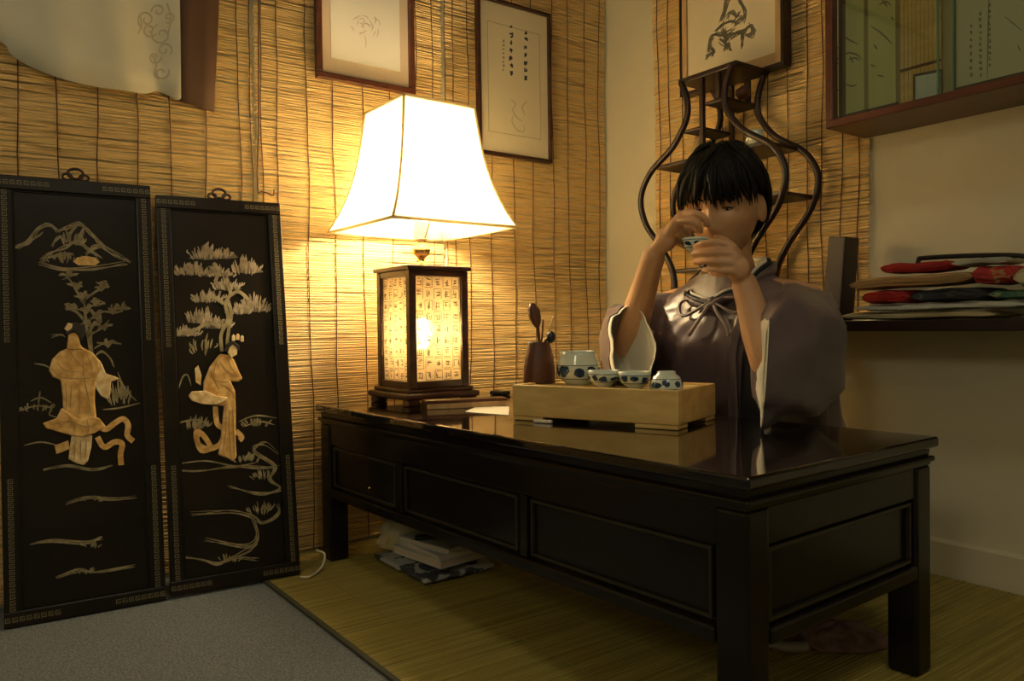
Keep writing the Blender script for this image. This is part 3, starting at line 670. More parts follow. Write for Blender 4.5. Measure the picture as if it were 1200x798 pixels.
strokes(pic, onp, V((1, 0, 0)), 'faint_sketch', 'sketch', sk, 0.9, 0, 0.0002)
y0, z0 = wy_(562, 180); y1, z1_ = wy_(648, 190); z0 = (z0+z1_)/2; zt = (wy_(648, 17)[1]+wy_(592, 0)[1])/2
pic = wall_picture('tall calligraphy sheet in a thin dark wooden frame', 'framed_calligraphy', (y0, y1, z0, zt), 0.011, 'rosewood', FX, 'paper_cream')
lines = MB()
for (a, b, c, d) in ((y0+0.04, y1-0.04, z0+0.07, z0+0.072), (y0+0.04, y1-0.04, zt-0.072, zt-0.07), (y0+0.04, y0+0.042, z0+0.07, zt-0.07), (y1-0.042, y1-0.04, z0+0.07, zt-0.07)):
    lines.box(FX+0.0081, FX+0.0085, a, b, c, d)
lines.build('border_line', 'mount_line', pic)
def column(xt, yt, xb, yb, n, s, r):
    out = []
    for i in range(n):
        t = i/(n-1); x = lerp(xt, xb, t); y = lerp(yt, yb, t)
        for (a, b) in glyph_strokes(r): out.append([(x+a[0]*s*0.8, y+a[1]*s), (x+(a[0]+b[0])*s*0.4, y+(a[1]+b[1])*s*0.5), (x+b[0]*s*0.8, y+b[1]*s)])
    return out
onp = lambda x, y, n=0.0: pxx(x, y, FX+0.0084)+V((n, 0, 0))
strokes(pic, onp, V((1, 0, 0)), 'brush_writing', 'ink', column(616, 38, 616, 91, 7, 3.4, rg)+column(599, 32, 599, 86, 7, 3.4, rg), 1.3, 0, 0.0002, taper=False)
strokes(pic, onp, V((1, 0, 0)), 'small_writing', 'ink_soft', column(590, 48, 590, 82, 8, 1.7, rg), 0.7, 0, 0.0002, taper=False)
strokes(pic, onp, V((1, 0, 0)), 'ghosted_drawing', 'mount_line', [[(602, 134), (600, 142), (606, 152), (614, 154), (614, 146)], [(600, 128), (606, 138), (612, 142)], [(618, 118), (612, 126), (616, 136)], [(598, 116), (604, 122), (600, 130)]], 1.0, 0, 0.0002)

# ================================================================== HANGING GARMENT
GX = WX+0.040
root = empty('hanging_garment', (GX, 0.2, pxx(100, 100, GX).z), 'pale embroidered garment with a brown side panel hung on the bamboo blind', 'garment')
bound = [(0, 48), (12, 62), (25, 72), (50, 86), (75, 95), (100, 101), (130, 106), (160, 110), (172, 110), (182, 107), (192, 110), (207, 118), (211, 116)]
pts = [pxx(x, y, GX) for x, y in bound]
left = [V((GX, -0.42, 1.70)), V((GX, -0.36, 1.52)), V((GX, -0.24, 1.38)), V((GX, -0.12, 1.285)), V((GX, 0.0, 1.235))]
bd = smoothpath(left+pts, 3); ZG = 1.98
def gfold(y, z): return 0.006*math.sin(y*21+z*2)+0.004*math.sin(y*47+1.3+z*3)+0.006*math.sin(z*5+y*3)
cols = []
for p in bd:
    cols.append([V((GX+gfold(p.y, lerp(p.z, ZG, k/14))+0.008, p.y, lerp(p.z, ZG, k/14))) for k in range(15)])
body = MB().rings(cols, closed=False).build('garment_body', 'garment_pale', root, smooth=True, solid=0.003)
ytop0 = pxx(212, 0, GX).y; 
bb = [pxx(207, 118, GX), pxx(222, 123, GX), pxx(236, 128, GX), pxx(250, 132, GX)]
ytop1 = pxx(258, 0, GX).y+0.03
cols = []
for i, p in enumerate(bb):
    t = i/3; yt = lerp(pxx(212, 0, GX).y, ytop1, t)
    cols.append([V((GX+0.004+0.5*gfold(p.y, z_)+0.004*math.sin(k*0.5+i*2), lerp(p.y, yt, k/14), z_)) for k in range(15) for z_ in [lerp(p.z, ZG, k/14)]])
MB().rings(cols, closed=False).build('side_panel', 'garment_brown', root, smooth=True, solid=0.003)
MB().tube([V((GX+0.01, -0.6, ZG+0.004)), V((GX+0.01, 0.75, ZG+0.004))], 0.011, 10).build('hanging_rod', 'darkwood', root)
def ong(x, y, n=0.0): p = pxx(x, y, GX+0.012); return V((GX+gfold(p.y, p.z)+0.0098+n, p.y, p.z))
sw = []
def spiral(cx, cy, r0, turns, a0, k=1): return [(cx+k*(r0*(1-t*0.8))*math.cos(a0+t*turns*6.28), cy+(r0*(1-t*0.8))*math.sin(a0+t*turns*6.28)) for t in [i/16 for i in range(17)]]
for s in ((172, 22, 11, 1.3, 2.0, 1), (190, 40, 13, 1.2, -1.2, -1), (176, 34, 9, 1.2, 0.5, 1), (193, 58, 9, 1.2, 2.4, -1), (182, 66, 8, 1.1, 0, 1), (190, 84, 9, 1.1, -0.4, 1), (198, 20, 7, 1.2, 1, -1), (186, 12, 8, 1.1, 3, 1)): sw.append(spiral(*s))
sw += [[(178, 62), (184, 74), (182, 86), (188, 92)], [(196, 4), (200, 22), (197, 40)], [(162, 40), (166, 28), (164, 16)]]
strokes(body, ong, V((1, 0, 0)), 'embroidery', 'embroidery', sw, 1.8, 0, 0.0008, taper=False)

# ================================================================== THINGS ON THE TABLE
# --- bamboo tea tray
tfr = pz(795, 505, TT); tfl = pz(597, 493, TT)
TA = R(20.5); tx = V((math.cos(TA), math.sin(TA), 0)); ty = V((-math.sin(TA), math.cos(TA), 0))
QL, QW, QH = 0.352, 0.20, 0.071
Q0 = V((tfr.x, tfr.y, TT+0.0005))-tx*QL
def qp(u, w, z): return Q0+tx*u+ty*w+V((0, 0, z))
def qbox(mb, u0, u1, w0, w1, z0, z1): return mb.obox(qp((u0+u1)/2, (w0+w1)/2, (z0+z1)/2), tx*((u1-u0)/2), ty*((w1-w0)/2), V((0, 0, (z1-z0)/2)))
tray = empty('tea_tray', qp(QL/2, QW/2, 0), 'rectangular bamboo tea tray on low feet on the black table', 'tray')
for (u0, u1) in ((0.001, 0.07), (QL-0.085, QL-0.001)):
    for (w0, w1) in ((0.001, 0.05), (QW-0.05, QW-0.001)):
        mb = MB(); qbox(mb, u0, u1, w0, w1, 0, 0.008); mb.build('foot', 'bamboo', tray, bevel=0.002)
for (u0, u1, w0, w1) in ((0, QL, 0, 0.011), (0, QL, QW-0.011, QW), (0, 0.011, 0.011, QW-0.011), (QL-0.011, QL, 0.011, QW-0.011)):
    mb = MB(); qbox(mb, u0, u1, w0, w1, 0.0082, QH); mb.build('side_board', 'bamboo', tray, bevel=0.002)
mb = MB(); qbox(mb, 0.011, QL-0.011, 0.011, QW-0.011, 0.0085, 0.016); mb.build('bottom_board', 'bamboo', tray)
ns = 11
for i in range(ns):
    w0 = 0.0125+(QW-0.025)*i/ns
    mb = MB(); qbox(mb, 0.0115, QL-0.0115, w0+0.001, w0+(QW-0.025)/ns-0.001, QH-0.010, QH-0.004); mb.build('slat', 'bamboo', tray, bevel=0.001)
QZ = QH-0.0038+TT+0.0005
def on_tray(u, w): p = qp(u, w, 0); p.z = QZ; return p
def tray_px(px, w):      # point on the tray's slats under the photograph column px, w metres behind its front board
    best = None
    for i in range(400):
        u = QL*i/399; p = qp(u, w, QH-0.004); d = p-CAM; x = 600+F_PX*d.dot(RT)/d.dot(fw)
        if best is None or abs(x-px) < best[0]: best = (abs(x-px), u)
    return on_tray(best[1], w)
# --- clay tool holder with tools
c = tray_px(622, 0.105)
vs_ = empty('tool_vase', c, 'brown clay vase holding wooden tea tools, standing on the tray', 'vase')
MB().lathe([(0, 0), (0.033, 0), (0.0345, 0.003), (0.0335, 0.03), (0.031, 0.055), (0.026, 0.076), (0.0235, 0.084), (0.0235, 0.088), (0.020, 0.088), (0.020, 0.07), (0.024, 0.02), (0, 0.015)], c, 28).build('vase_body', 'clay', vs_, smooth=True)
def tool(label, pts, rad, m, tip=None):
    o = empty('tea_tool', V(pts[0]), label, 'tool')
    MB().tube(smoothpath(pts, 5), rad, 8).build('handle', m, o, smooth=True)
    if tip: tip(o)
    return o
cd = (c-CAM); cd.z = 0; cd.normalize(); rt2 = V((-cd.y, cd.x, 0))*-1       # image-right at the vase
def vp_(dx, dz, dd=0.0): return c+rt2*dx+cd*dd+V((0, 0, dz))
def scoop(o):
    rs = []
    for i, (z, w) in enumerate(((0.118, 0.004), (0.128, 0.010), (0.142, 0.0135), (0.158, 0.0125), (0.170, 0.006))):
        x = -0.003-0.007*i/4*1.4
        rs.append([vp_(x-w, z, 0.002), vp_(x-w*0.6, z, -0.004), vp_(x, z, -0.006), vp_(x+w*0.6, z, -0.004), vp_(x+w, z, 0.002), vp_(x, z, 0.001)])
    MB().rings(rs).build('scoop_blade', 'toolwood', o, smooth=True)
tool('brown wooden tea scoop with broad blade upright in the clay vase', [vp_(0.004, 0.022), vp_(0.002, 0.07), vp_(-0.002, 0.122)], 0.0036, 'toolwood', scoop)
tool('pale thin tea needle leaning out of the clay vase', [vp_(0.006, 0.024, 0.008), vp_(0.016, 0.09, 0.006), vp_(0.033, 0.142, 0.004)], 0.0024, 'bamboo')
def tongs(o):
    MB().ell(vp_(0.026, 0.098, -0.006), 0.010, 0.010, 0.013, u=14, w=8).build('tool_head', 'black', o, smooth=True)
tool('black ring-headed tea tool leaning over the rim of the vase', [vp_(-0.006, 0.026, -0.006), vp_(0.012, 0.086, -0.006), vp_(0.026, 0.098, -0.006)], 0.003, 'black', tongs)
tool('slim dark tea funnel stick standing in the clay vase', [vp_(-0.004, 0.024, 0.006), vp_(0.006, 0.09, 0.008), vp_(0.010, 0.135, 0.01)], 0.0022, 'toolwood')
# --- porcelain
def band(root, c, prof_r, z0, z1, n, seed, nm='blue_painting'):
    r = random.Random(seed); mb = MB()
    for i in range(n):
        a = 2*PI*i/n+r.uniform(-0.08, 0.08); wa = 2*PI/n*r.uniform(0.36, 0.56); zc = lerp(z0, z1, r.uniform(0.35, 0.65)); hz = (z1-z0)*r.uniform(0.36, 0.6)
        k = 9; vs = []
        for j in range(k):
            t = 2*PI*j/k; q = r.uniform(0.65, 1.1); aa = a+wa*q*math.cos(t); zz = min(z1, max(z0, zc+hz*q*math.sin(t))); rr_ = prof_r(zz)+0.0005
            vs.append(c+V((rr_*math.cos(aa), rr_*math.sin(aa), zz)))
        cr = prof_r(zc)+0.0012; vs.append(c+V((cr*math.cos(a), cr*math.sin(a), zc)))
        mb.add(vs, [(j, (j+1) % k, k) for j in range(k)])
    for zz in (z0-0.0015, z1+0.001):
        mb.lathe([(prof_r(zz)+0.0004, zz-0.0006), (prof_r(zz+0.001)+0.0005, zz+0.0006)], c, 32)
    return mb.build(nm, 'cobalt', root)
def porc(name, label, cat, c, prof, b0, b1, n, seed, group=None, k=1.15):
    prof = [(a*k, b*k) for a, b in prof]; b0 *= k; b1 *= k
    o = empty(name, c, label, cat, group)
    MB().lathe(prof, c, 36).build('porcelain_body', 'porcelain', o, smooth=True)
    outer = [p for p in prof]
    def pr(z):
        for i in range(len(outer)-1):
            (r0, z0), (r1, z1) = outer[i], outer[i+1]
            if z1 > z0 and z0 <= z <= z1: return lerp(r0, r1, (z-z0)/(z1-z0))
        return outer[1][0]
    band(o, c, pr, b0, b1, n, seed)
    return o
jar = [(0, 0), (0.022, 0), (0.024, 0.002), (0.0355, 0.014), (0.0385, 0.026), (0.0375, 0.040), (0.032, 0.052), (0.0325, 0.060), (0.030, 0.060), (0.028, 0.052), (0.034, 0.035), (0.03, 0.01), (0, 0.006)]
cup = [(0, 0), (0.013, 0), (0.014, 0.004), (0.0225, 0.010), (0.0265, 0.020), (0.0275, 0.029), (0.0255, 0.029), (0.0245, 0.018), (0.019, 0.010), (0, 0.008)]
cupup = [(0.0, 0.0), (0.0255, 0.0), (0.0265, 0.002), (0.0255, 0.012), (0.0215, 0.022), (0.0150, 0.0265), (0.0145, 0.031), (0.0125, 0.031), (0.012, 0.028), (0, 0.028)]
c = tray_px(678, 0.115); porc('tea_jar', 'wide blue and white porcelain jar beside the clay vase on the tray', 'jar', c, jar, 0.012, 0.034, 9, 1)
c = tray_px(707, 0.062); porc('tea_cup', 'shallow blue and white porcelain cup next to the large jar on the tray', 'cup', c, cup, 0.011, 0.022, 9, 2, 'porcelain cups on the tray')
c = tray_px(744, 0.050); porc('tea_cup', 'blue and white porcelain cup between two others on the tray', 'cup', c, cup, 0.011, 0.022, 8, 3, 'porcelain cups on the tray')
c = tray_px(781, 0.042); porc('tea_cup', 'upturned blue and white porcelain cup at the open end of the tray', 'cup', c, cupup, 0.004, 0.018, 8, 4, 'porcelain cups on the tray')
c = tray_px(731, 0.135); porc('tea_dish', 'low pale porcelain dish behind the cups on the tray', 'dish', c, [(0, 0), (0.02, 0), (0.022, 0.003), (0.036, 0.012), (0.043, 0.019), (0.041, 0.0195), (0.03, 0.010), (0, 0.006)], 0.004, 0.010, 10, 6)
# --- box, book, phone, papers on the table top
def slab(name, label, cat, m, ps, z0, th, bevel=0.001, base_parent=None):
    mb = MB().prism([V((p.x, p.y, z0)) for p in ps], (0, 0, th)); o = mb.build(name, m, base_parent, bevel=bevel)
    if base_parent is None: tag(o, label, cat)
    return o
def rect(c, d, L, Wd): d = V((math.cos(d), math.sin(d), 0)); n = V((-d.y, d.x, 0)); return [c-d*L/2-n*Wd/2, c+d*L/2-n*Wd/2, c+d*L/2+n*Wd/2, c-d*L/2+n*Wd/2]
ba = pz(501, 480.5, TT); bb2 = pz(594, 476, TT); d = bb2-ba; ang = math.atan2(d.y, d.x)
bc = (ba+bb2)/2+V((-math.sin(ang), math.cos(ang), 0))*0.022
wb = empty('scroll_box', V((bc.x, bc.y, TT+0.0005)), 'long slim wooden scroll box lying between the lamp and the tray', 'box')
L = d.length
slab('box_body', None, None, 'palewood', rect(bc, ang, L, 0.042), TT+0.0005, 0.013, 0.001, wb)
slab('box_lid', None, None, 'redwood', rect(bc, ang, L+0.004, 0.046), TT+0.0137, 0.007, 0.0015, wb)
e = bc-V((math.cos(ang), math.sin(ang), 0))*(L/2+0.003)
MB().obox(V((e.x, e.y, TT+0.0105)), V((math.cos(ang), math.sin(ang), 0))*0.0008, V((-math.sin(ang), math.cos(ang), 0))*0.019, V((0, 0, 0.009))).build('end_cap', 'rosewood', wb)
pc = pz(586, 463, TT); slab('phone', 'small black phone lying behind the tea tray', 'phone', 'black', rect(pc, 0.2, 0.05, 0.035), TT+0.0005, 0.012, 0.004)
p4 = [pz(548, 482, TT), pz(574, 474, TT), pz(640, 478, TT), pz(600, 489, TT)]
slab('paper_note', 'blank pale paper sheet lying partly under the tea tray side', 'paper', 'paper', [pz(545, 483, TT), pz(560, 476, TT), pz(597, 477, TT), pz(596, 487, TT)], TT+0.0005, 0.0008, 0)
ec = pz(640, 495, TT)-ty*0.012; slab('eraser', 'small pale oblong piece lying before the tea tray foot', 'eraser', 'paleplastic', rect(ec, TA, 0.040, 0.010), TT+0.0005, 0.006, 0.002)
# open book propped behind the tray
bk = empty('open_book', tp(0.45, 0.43, TT), 'open cream book with curved pages behind the tea tray', 'book')
b0 = pz(665, 447, TT); b0 = V((-1.46, 1.235, TT)); d1 = V((math.cos(0.35), math.sin(0.35), 0)); d2 = V((-d1.y, d1.x, 0))
for s, m in ((1, 'paper'), (-1, 'paper_cream')):
    rs = []
    for i in range(9):
        t = i/8; x = s*0.10*t; z = 0.010+0.020*math.sin(min(1, t*1.25)*PI)*0.9+0.030*(1-t)*t
        rs.append([b0+d1*x-d2*0.09+V((0, 0, 0.0008)), b0+d1*x-d2*0.09+V((0, 0, z)), b0+d1*x+d2*0.03+V((0, 0, z)), b0+d1*x+d2*0.03+V((0, 0, 0.0008))])
    MB().rings(rs).build('page_block', m, bk)
MB().box(b0.x-0.001, b0.x+0.001, b0.y-0.08, b0.y+0.02, TT+0.0006, TT+0.004).build('spine', 'cloth_navy', bk)

# ================================================================== WALL SHELF, CLOTHES
SY = 1.630; SZ1 = pyy(1100, 374.5, SY).z; SZ0 = pyy(1100, 388, SY).z
o = MB().box(-1.53, 0.6, SY, WY-0.001, SZ0, SZ1).build('wall_shelf', 'darkwood', bevel=0.002)
tag(o, 'dark wooden wall shelf carrying folded cloths behind the person', 'shelf')
def sx(px, y=SY+0.01): return pyy(px, 380, y).x
def sz(py, px=1100): return pyy(px, py, SY+0.01).z
def cloth(name, label, m, px0, px1, zA, zB, yA, yB, seed, tiltz=0.0, endround=1.0, folds=3):
    r = random.Random(seed); x0, x1 = sx(px0), sx(px1); n = 16; rs = []; K = 28
    h = zB-zA
    for i in range(n+1):
        t = i/n; e = min(1.0, min(t, 1-t)*n/1.5); e = 0.35+0.65*math.sin(e*PI/2)
        x = lerp(x0, x1, t); ring = []
        dz = tiltz*t+0.0012*math.sin(t*9+seed)
        for k in range(K):
            a = 2*PI*k/K; ca, sa = math.cos(a), math.sin(a)
            yy = math.copysign(abs(ca)**0.45, ca); zz = math.copysign(abs(sa)**0.7, sa)
            fold = 0.0
            if abs(ca) > 0.5: fold = 0.006*math.sin(zz*folds*PI+t*2+seed)*min(1, h/0.02)
            ring.append(V((x, (yA+yB)/2+yy*(yB-yA)/2*(0.92+0.08*math.sin(t*5+seed))+fold, zA+h/2+zz*h/2*e+dz+(0.0015*math.sin(t*14+a*3+seed) if zz > 0 else 0))))
        rs.append(ring)
    o = MB().rings(rs).build(name, m, smooth=True); tag(o, label, 'cloth', 'folded cloths on the wall shelf'); return o
g = 0.0006
zs = [SZ1+0.002, SZ1+0.016, SZ1+0.032, SZ1+0.052, SZ1+0.064]
cloth('folded_cloth', 'flat cream cloth at the bottom of the pile on the wall shelf', 'cloth_cream', 982, 1160, SZ1+0.0015, SZ1+0.0165, SY+0.012, SY+0.17, 1)
cloth('folded_cloth', 'flat grey-white cloth lying over the bottom cream one', 'cloth_white', 1000, 1194, SZ1+0.0205, SZ1+0.0340, SY+0.012, SY+0.17, 2, 0.0)
cloth('folded_cloth', 'dark navy patterned cloth folded under the tan roll', 'cloth_navy', 1064, 1150, SZ1+0.038, SZ1+0.064, SY+0.014, SY+0.17, 3)
cloth('folded_cloth', 'short red folded cloth peeping out under the tan roll', 'cloth_red', 1008, 1060, SZ1+0.038, SZ1+0.065, SY+0.008, SY+0.15, 4, 0.0)
cloth('folded_cloth', 'thick tan cloth roll across the middle of the pile', 'cloth_tan', 994, 1134, SZ1+0.0685, SZ1+0.092, SY+0.008, SY+0.13, 5, 0.005)
cloth('folded_cloth', 'red cloth bundle resting above the tan roll', 'cloth_red', 1028, 1108, SZ1+0.1015, SZ1+0.122, SY+0.02, SY+0.13, 6, 0.0)
cloth('folded_cloth', 'red flowered cloth bunched beside the end of the tan roll', 'cloth_redflower', 1137, 1182, SZ1+0.0685, SZ1+0.104, SY+0.014, SY+0.15, 7)
cloth('folded_cloth', 'green printed cloth lying beyond the red flowered one', 'cloth_green', 1152, 1236, SZ1+0.038, SZ1+0.056, SY+0.03, SY+0.16, 8)
cloth('folded_cloth', 'pale cream cloth heaped at the far end of the pile', 'cloth_cream', 1184, 1290, SZ1+0.057, SZ1+0.100, SY+0.02, SY+0.16, 9)
cloth('folded_cloth', 'small white lace cloth under the black hanger bar', 'cloth_white', 1111, 1178, SZ1+0.1085, SZ1+0.121, SY+0.02, SY+0.12, 10)
hg = [V((sx(1064), SY+0.05, SZ1+0.112)), V((sx(1066), SY+0.05, SZ1+0.128)), V((sx(1072), SY+0.05, SZ1+0.131)), V((sx(1130), SY+0.05, SZ1+0.128)), V((sx(1185), SY+0.05, SZ1+0.121)), V((sx(1191), SY+0.05, SZ1+0.114))]
o = MB().tube(smoothpath(hg, 4), 0.005, 8).build('clothes_hanger', 'black', smooth=True)
tag(o, 'black bar hanger lying on top of the folded cloths', 'hanger')
# upright dark box on the shelf
bp_ = [pyy(962, 375, 1.70), pyy(984, 375, 1.70), pyy(991, 277, 1.70), pyy(971, 277, 1.70)]
for p in bp_: p.y = 1.70
for p in bp_[:2]: p.z = SZ1+0.0008
o = MB().prism(bp_, (0, 0.06, 0)).build('upright_box', 'darkwood', bevel=0.003)
tag(o, 'narrow dark wooden box standing upright and leaning on the shelf end', 'box')

# ================================================================== GOURD-SHAPED DISPLAY STAND
GYF, GYB = 1.655, 1.80
lr = [(798, 97), (803, 109), (806, 126), (803, 144), (788, 173), (762, 203), (751, 233), (757, 263), (776, 292), (788, 318)]
prof = [pyy(x, y, GYF) for x, y in lr]
GC = -1.378
hwz = [(GC-p.x, p.z) for p in prof]
hwz.append((0.115, 0.66)); hwz.append((0.135, SZ1+0.001))
hwz[0] = (hwz[0][0], hwz[0][1])
stand = empty('display_stand', (GC, (GYF+GYB)/2, SZ1+0.001), 'dark wood gourd-shaped display stand with curved rods and small shelves', 'stand')
for s in (-1, 1):
    for y in (GYF, GYB-0.008):
        MB().tube(smoothpath([V((GC+s*w, y, z)) for w, z in hwz], 6), 0.0085, 10).build('curved_rod', 'darkwood', stand, smooth=True)
def hw_at(z):
    q = sorted([(z_, w) for w, z_ in hwz]); return interp([a for a, _ in q], [b for _, b in q], z)
zt = hwz[0][1]
def gshelf(xa, xb, z, th=0.010):
    return MB().box(xa, xb, GYF+0.002, GYB-0.004, z-th, z).build('shelf_board', 'darkwood', stand, bevel=0.002)
gshelf(GC-hwz[0][0]-0.012, GC+hwz[0][0]+0.012, zt+0.012, 0.014)
gshelf(GC-0.005, GC+hw_at(1.175), 1.175)
gshelf(GC-hw_at(1.115), GC-0.02, 1.115, 0.008)
gshelf(GC-hw_at(1.035), GC+hw_at(1.035), 1.035)
gshelf(GC-0.02, GC+hw_at(0.905), 0.905)
gshelf(GC-hw_at(0.84), GC-0.02, 0.84)
gshelf(GC-hw_at(0.735), GC+hw_at(0.735), 0.735)
gshelf(GC-hw_at(SZ1+0.02), GC+hw_at(SZ1+0.02), SZ1+0.022)
for (x, za, zc) in ((GC-0.02, 1.046, zt-0.003), (GC-0.02, 0.736, 1.024), (GC+0.035, 1.176, zt-0.003)):
    MB().box(x-0.006, x+0.006, GYF+0.004, GYF+0.016, za, zc).build('divider', 'darkwood', stand)
    MB().box(x-0.006, x+0.006, GYB-0.018, GYB-0.006, za, zc).build('divider', 'darkwood', stand)
def vase(label, m, c, prof): o = MB().lathe(prof, c, 20).build('small_vase', m, smooth=True); tag(o, label, 'vase'); return o
vase('slim tan bottle vase on the left shelf of the gourd stand', 'palewood', V((GC-0.075, 1.715, 1.0355)), [(0, 0), (0.018, 0), (0.02, 0.01), (0.021, 0.035), (0.014, 0.052), (0.009, 0.06), (0.012, 0.068), (0, 0.066)])
vase('small white porcelain jar on the wide shelf of the gourd stand', 'porcelain', V((GC+0.125, 1.70, 1.0355)), [(0, 0), (0.014, 0), (0.024, 0.012), (0.025, 0.024), (0.016, 0.036), (0.018, 0.042), (0, 0.04)])
vase('dark little teapot-shaped jar inside the neck of the gourd stand', 'clay', V((GC+0.07, 1.72, 1.1755)), [(0, 0), (0.012, 0), (0.02, 0.012), (0.018, 0.024), (0.008, 0.03), (0, 0.036)])

# ================================================================== INK DRAWING ABOVE THE STAND
PY = WY-0.060
xl = pyy(796, 60, PY).x; xr = pyy(918, 60, PY).x; zb2 = pyy(905, 79, PY).z; zt2 = zb2+0.42
pic = empty('framed_drawing', ((xl+xr)/2, PY, zb2), 'ink drawing of a rider on horseback in pale wood mount and dark frame', 'picture')
for (a, b, c, d) in ((xl, xr, zb2, zb2+0.009), (xl, xr, zt2-0.009, zt2), (xl, xl+0.009, zb2+0.009, zt2-0.009), (xr-0.009, xr, zb2+0.009, zt2-0.009)):
    MB().box(a, b, PY, PY+0.035, c, d).build('frame_rail', 'darkwood', pic, bevel=0.001)
wv = 0.026
for (a, b, c, d) in ((xl+0.009, xr-0.009, zb2+0.009, zb2+wv+0.012), (xl+0.009, xr-0.009, zt2-wv, zt2-0.009), (xl+0.009, xl+wv, zb2+wv+0.012, zt2-wv), (xr-wv, xr-0.009, zb2+wv+0.012, zt2-wv)):
    MB().box(a, b, PY+0.002, PY+0.02, c, d).build('wood_mount', 'palewood', pic)
MB().box(xl+wv, xr-wv, PY+0.008, PY+0.014, zb2+wv+0.012, zt2-wv).build('paper_sheet', 'paper_cream', pic)
onp = lambda x, y, n=0.0: pyy(x, y, PY+0.0078)-V((0, n, 0))
hs = []; rr = random.Random(9)
body = [[(830, 62), (832, 50), (836, 42), (844, 40), (852, 44), (860, 40), (870, 38), (880, 30), (884, 38), (880, 42)], [(836, 44), (832, 54), (836, 60), (834, 66)], [(842, 46), (848, 50), (852, 56)], [(856, 46), (862, 40), (868, 36), (871, 44), (870, 56)], [(872, 40), (880, 42), (882, 36), (878, 28)], [(838, 36), (846, 30), (856, 26), (868, 28)],
        [(845, 26), (850, 14), (852, 2), (856, -4)], [(870, 26), (872, 14), (868, 2), (864, -6)], [(852, 22), (858, 14), (862, 20), (866, 14)], [(846, 36), (852, 40), (860, 34)], [(848, 32), (852, 44), (850, 50)], [(860, 30), (866, 22), (872, 20)], [(838, 60), (830, 64), (828, 70)], [(852, 52), (850, 58)], [(854, 50), (856, 58)]]
for ln in body:
    hs.append(ln)
    for k in range(5): hs.append([(x+rr.uniform(-2.6, 2.6), y+rr.uniform(-2.6, 2.6)) for x, y in ln])
strokes(pic, onp, V((0, -1, 0)), 'ink_drawing', 'ink_soft', hs, 1.5, 0, 0.0002)

# ================================================================== GLAZED WALL CASE
CY = 1.660; CX0 = pyy(967, 100, CY).x; CX1 = 0.05; CZ0 = pyy(968, 151, CY).z; CZ1 = CZ0+0.62; FWC = 0.026
case = empty('wall_case', ((CX0+CX1)/2, WY, CZ0), 'red-brown wooden wall case with sliding glass doors', 'cabinet')
MB().box(CX0, CX1, CY, WY-0.001, CZ0, CZ0+0.018).build('bottom_board', 'redwood', case, bevel=0.002)
MB().box(CX0, CX1, CY, WY-0.001, CZ1-0.018, CZ1).build('top_board', 'redwood', case, bevel=0.002)
for x in (CX0, CX1-0.018): MB().box(x, x+0.018, CY, WY-0.001, CZ0+0.018, CZ1-0.018).build('side_board', 'redwood', case, bevel=0.002)
MB().box(CX0+0.018, CX1-0.018, CY+0.0595, CY+0.070, CZ0+0.018, CZ1-0.018).build('back_board', 'case_back', case)
gx = pyy(1110, 60, CY+0.012).x
for (a, b, yy) in ((CX0+0.019, gx+0.01, CY+0.020), (gx-0.02, CX1-0.019, CY+0.010)):
    gd = MB().box(a, b, yy, yy+0.004, CZ0+0.0185, CZ1-0.0185).build('glass_door', 'case_glass', case)
    e = (b-0.0015) if a < gx-0.05 else a+0.0015
    MB().box(e-0.0015, e+0.0015, yy-0.0006, yy+0.0046, CZ0+0.019, CZ1-0.019).build('glass_edge', 'glass_edge', gd)
IY = CY+0.058
def sheet(name, label, cat, m, px0, px1, y=IY, z0=CZ0+0.024, z1=CZ1-0.03, grp=None):
    a, b = pyy(px0, 60, y).x, pyy(px1, 60, y).x
    rt_ = empty(name, ((a+b)/2, y, z0), label, cat, grp)
    MB().box(a, b, y-0.002, y, z0+0.012, z1-0.012).build('paper_sheet', m, rt_)
    for z in (z0+0.008, z1-0.008): MB().tube([V((a-0.004, y-0.002, z)), V((b+0.004, y-0.002, z))], 0.006, 8).build('roller', 'darkwood', rt_)
    return rt_
s1 = sheet('hanging_scroll', 'olive ink-painted scroll at the wooden end of the glazed case', 'scroll', 'scroll', 981, 1013)
s2 = sheet('hanging_scroll', 'olive ink-painted scroll beside the bamboo strip in the glazed case', 'scroll', 'scroll', 1018, 1050)
ons = lambda x, y, n=0.0: pyy(x, y, IY-0.0022)-V((0, n, 0))
strokes(s1, ons, V((0, -1, 0)), 'ink_painting', 'ink_soft', [[(988, 66), (994, 62), (1004, 64), (1010, 70)], [(994, 70), (1002, 68), (1008, 72)], [(990, 98), (998, 101), (1004, 99)], [(984, 92), (990, 94)], [(996, 66), (1000, 74)], [(986, 40), (994, 46), (1006, 52)], [(984, 106), (988, 108)]], 2.2, 0, 0.0003)
strokes(s2, ons, V((0, -1, 0)), 'ink_painting', 'ink_soft', [[(1030, 6), (1038, 2), (1044, 6)], [(1034, 0), (1040, 8)], [(1044, 20), (1048, 24)], [(1020, 76), (1026, 78)], [(1028, 88), (1036, 90)], [(1020, 30), (1034, 40), (1046, 52)], [(1024, 52), (1028, 58)]], 2.2, 0, 0.0003)
s3 = sheet('hanging_scroll', 'pale calligraphy scroll with thin written columns in the glazed case', 'scroll', 'scroll_pale', 1121, 1290)
strokes(s3, ons, V((0, -1, 0)), 'brush_writing', 'ink_soft', column(1138, 30, 1138, 88, 8, 2.6, rg)+column(1149, 16, 1149, 88, 11, 2.6, rg)+column(1160, 6, 1160, 76, 11, 2.4, rg), 1.1, 0, 0.0003, taper=False)
strokes(s3, ons, V((0, -1, 0)), 'ruled_line', 'ink_soft', [[(1159, -10), (1158, 40), (1157, 92)], [(1176, 18), (1188, 28), (1198, 36)], [(1192, 52), (1196, 60)]], 1.3, 0, 0.0003)
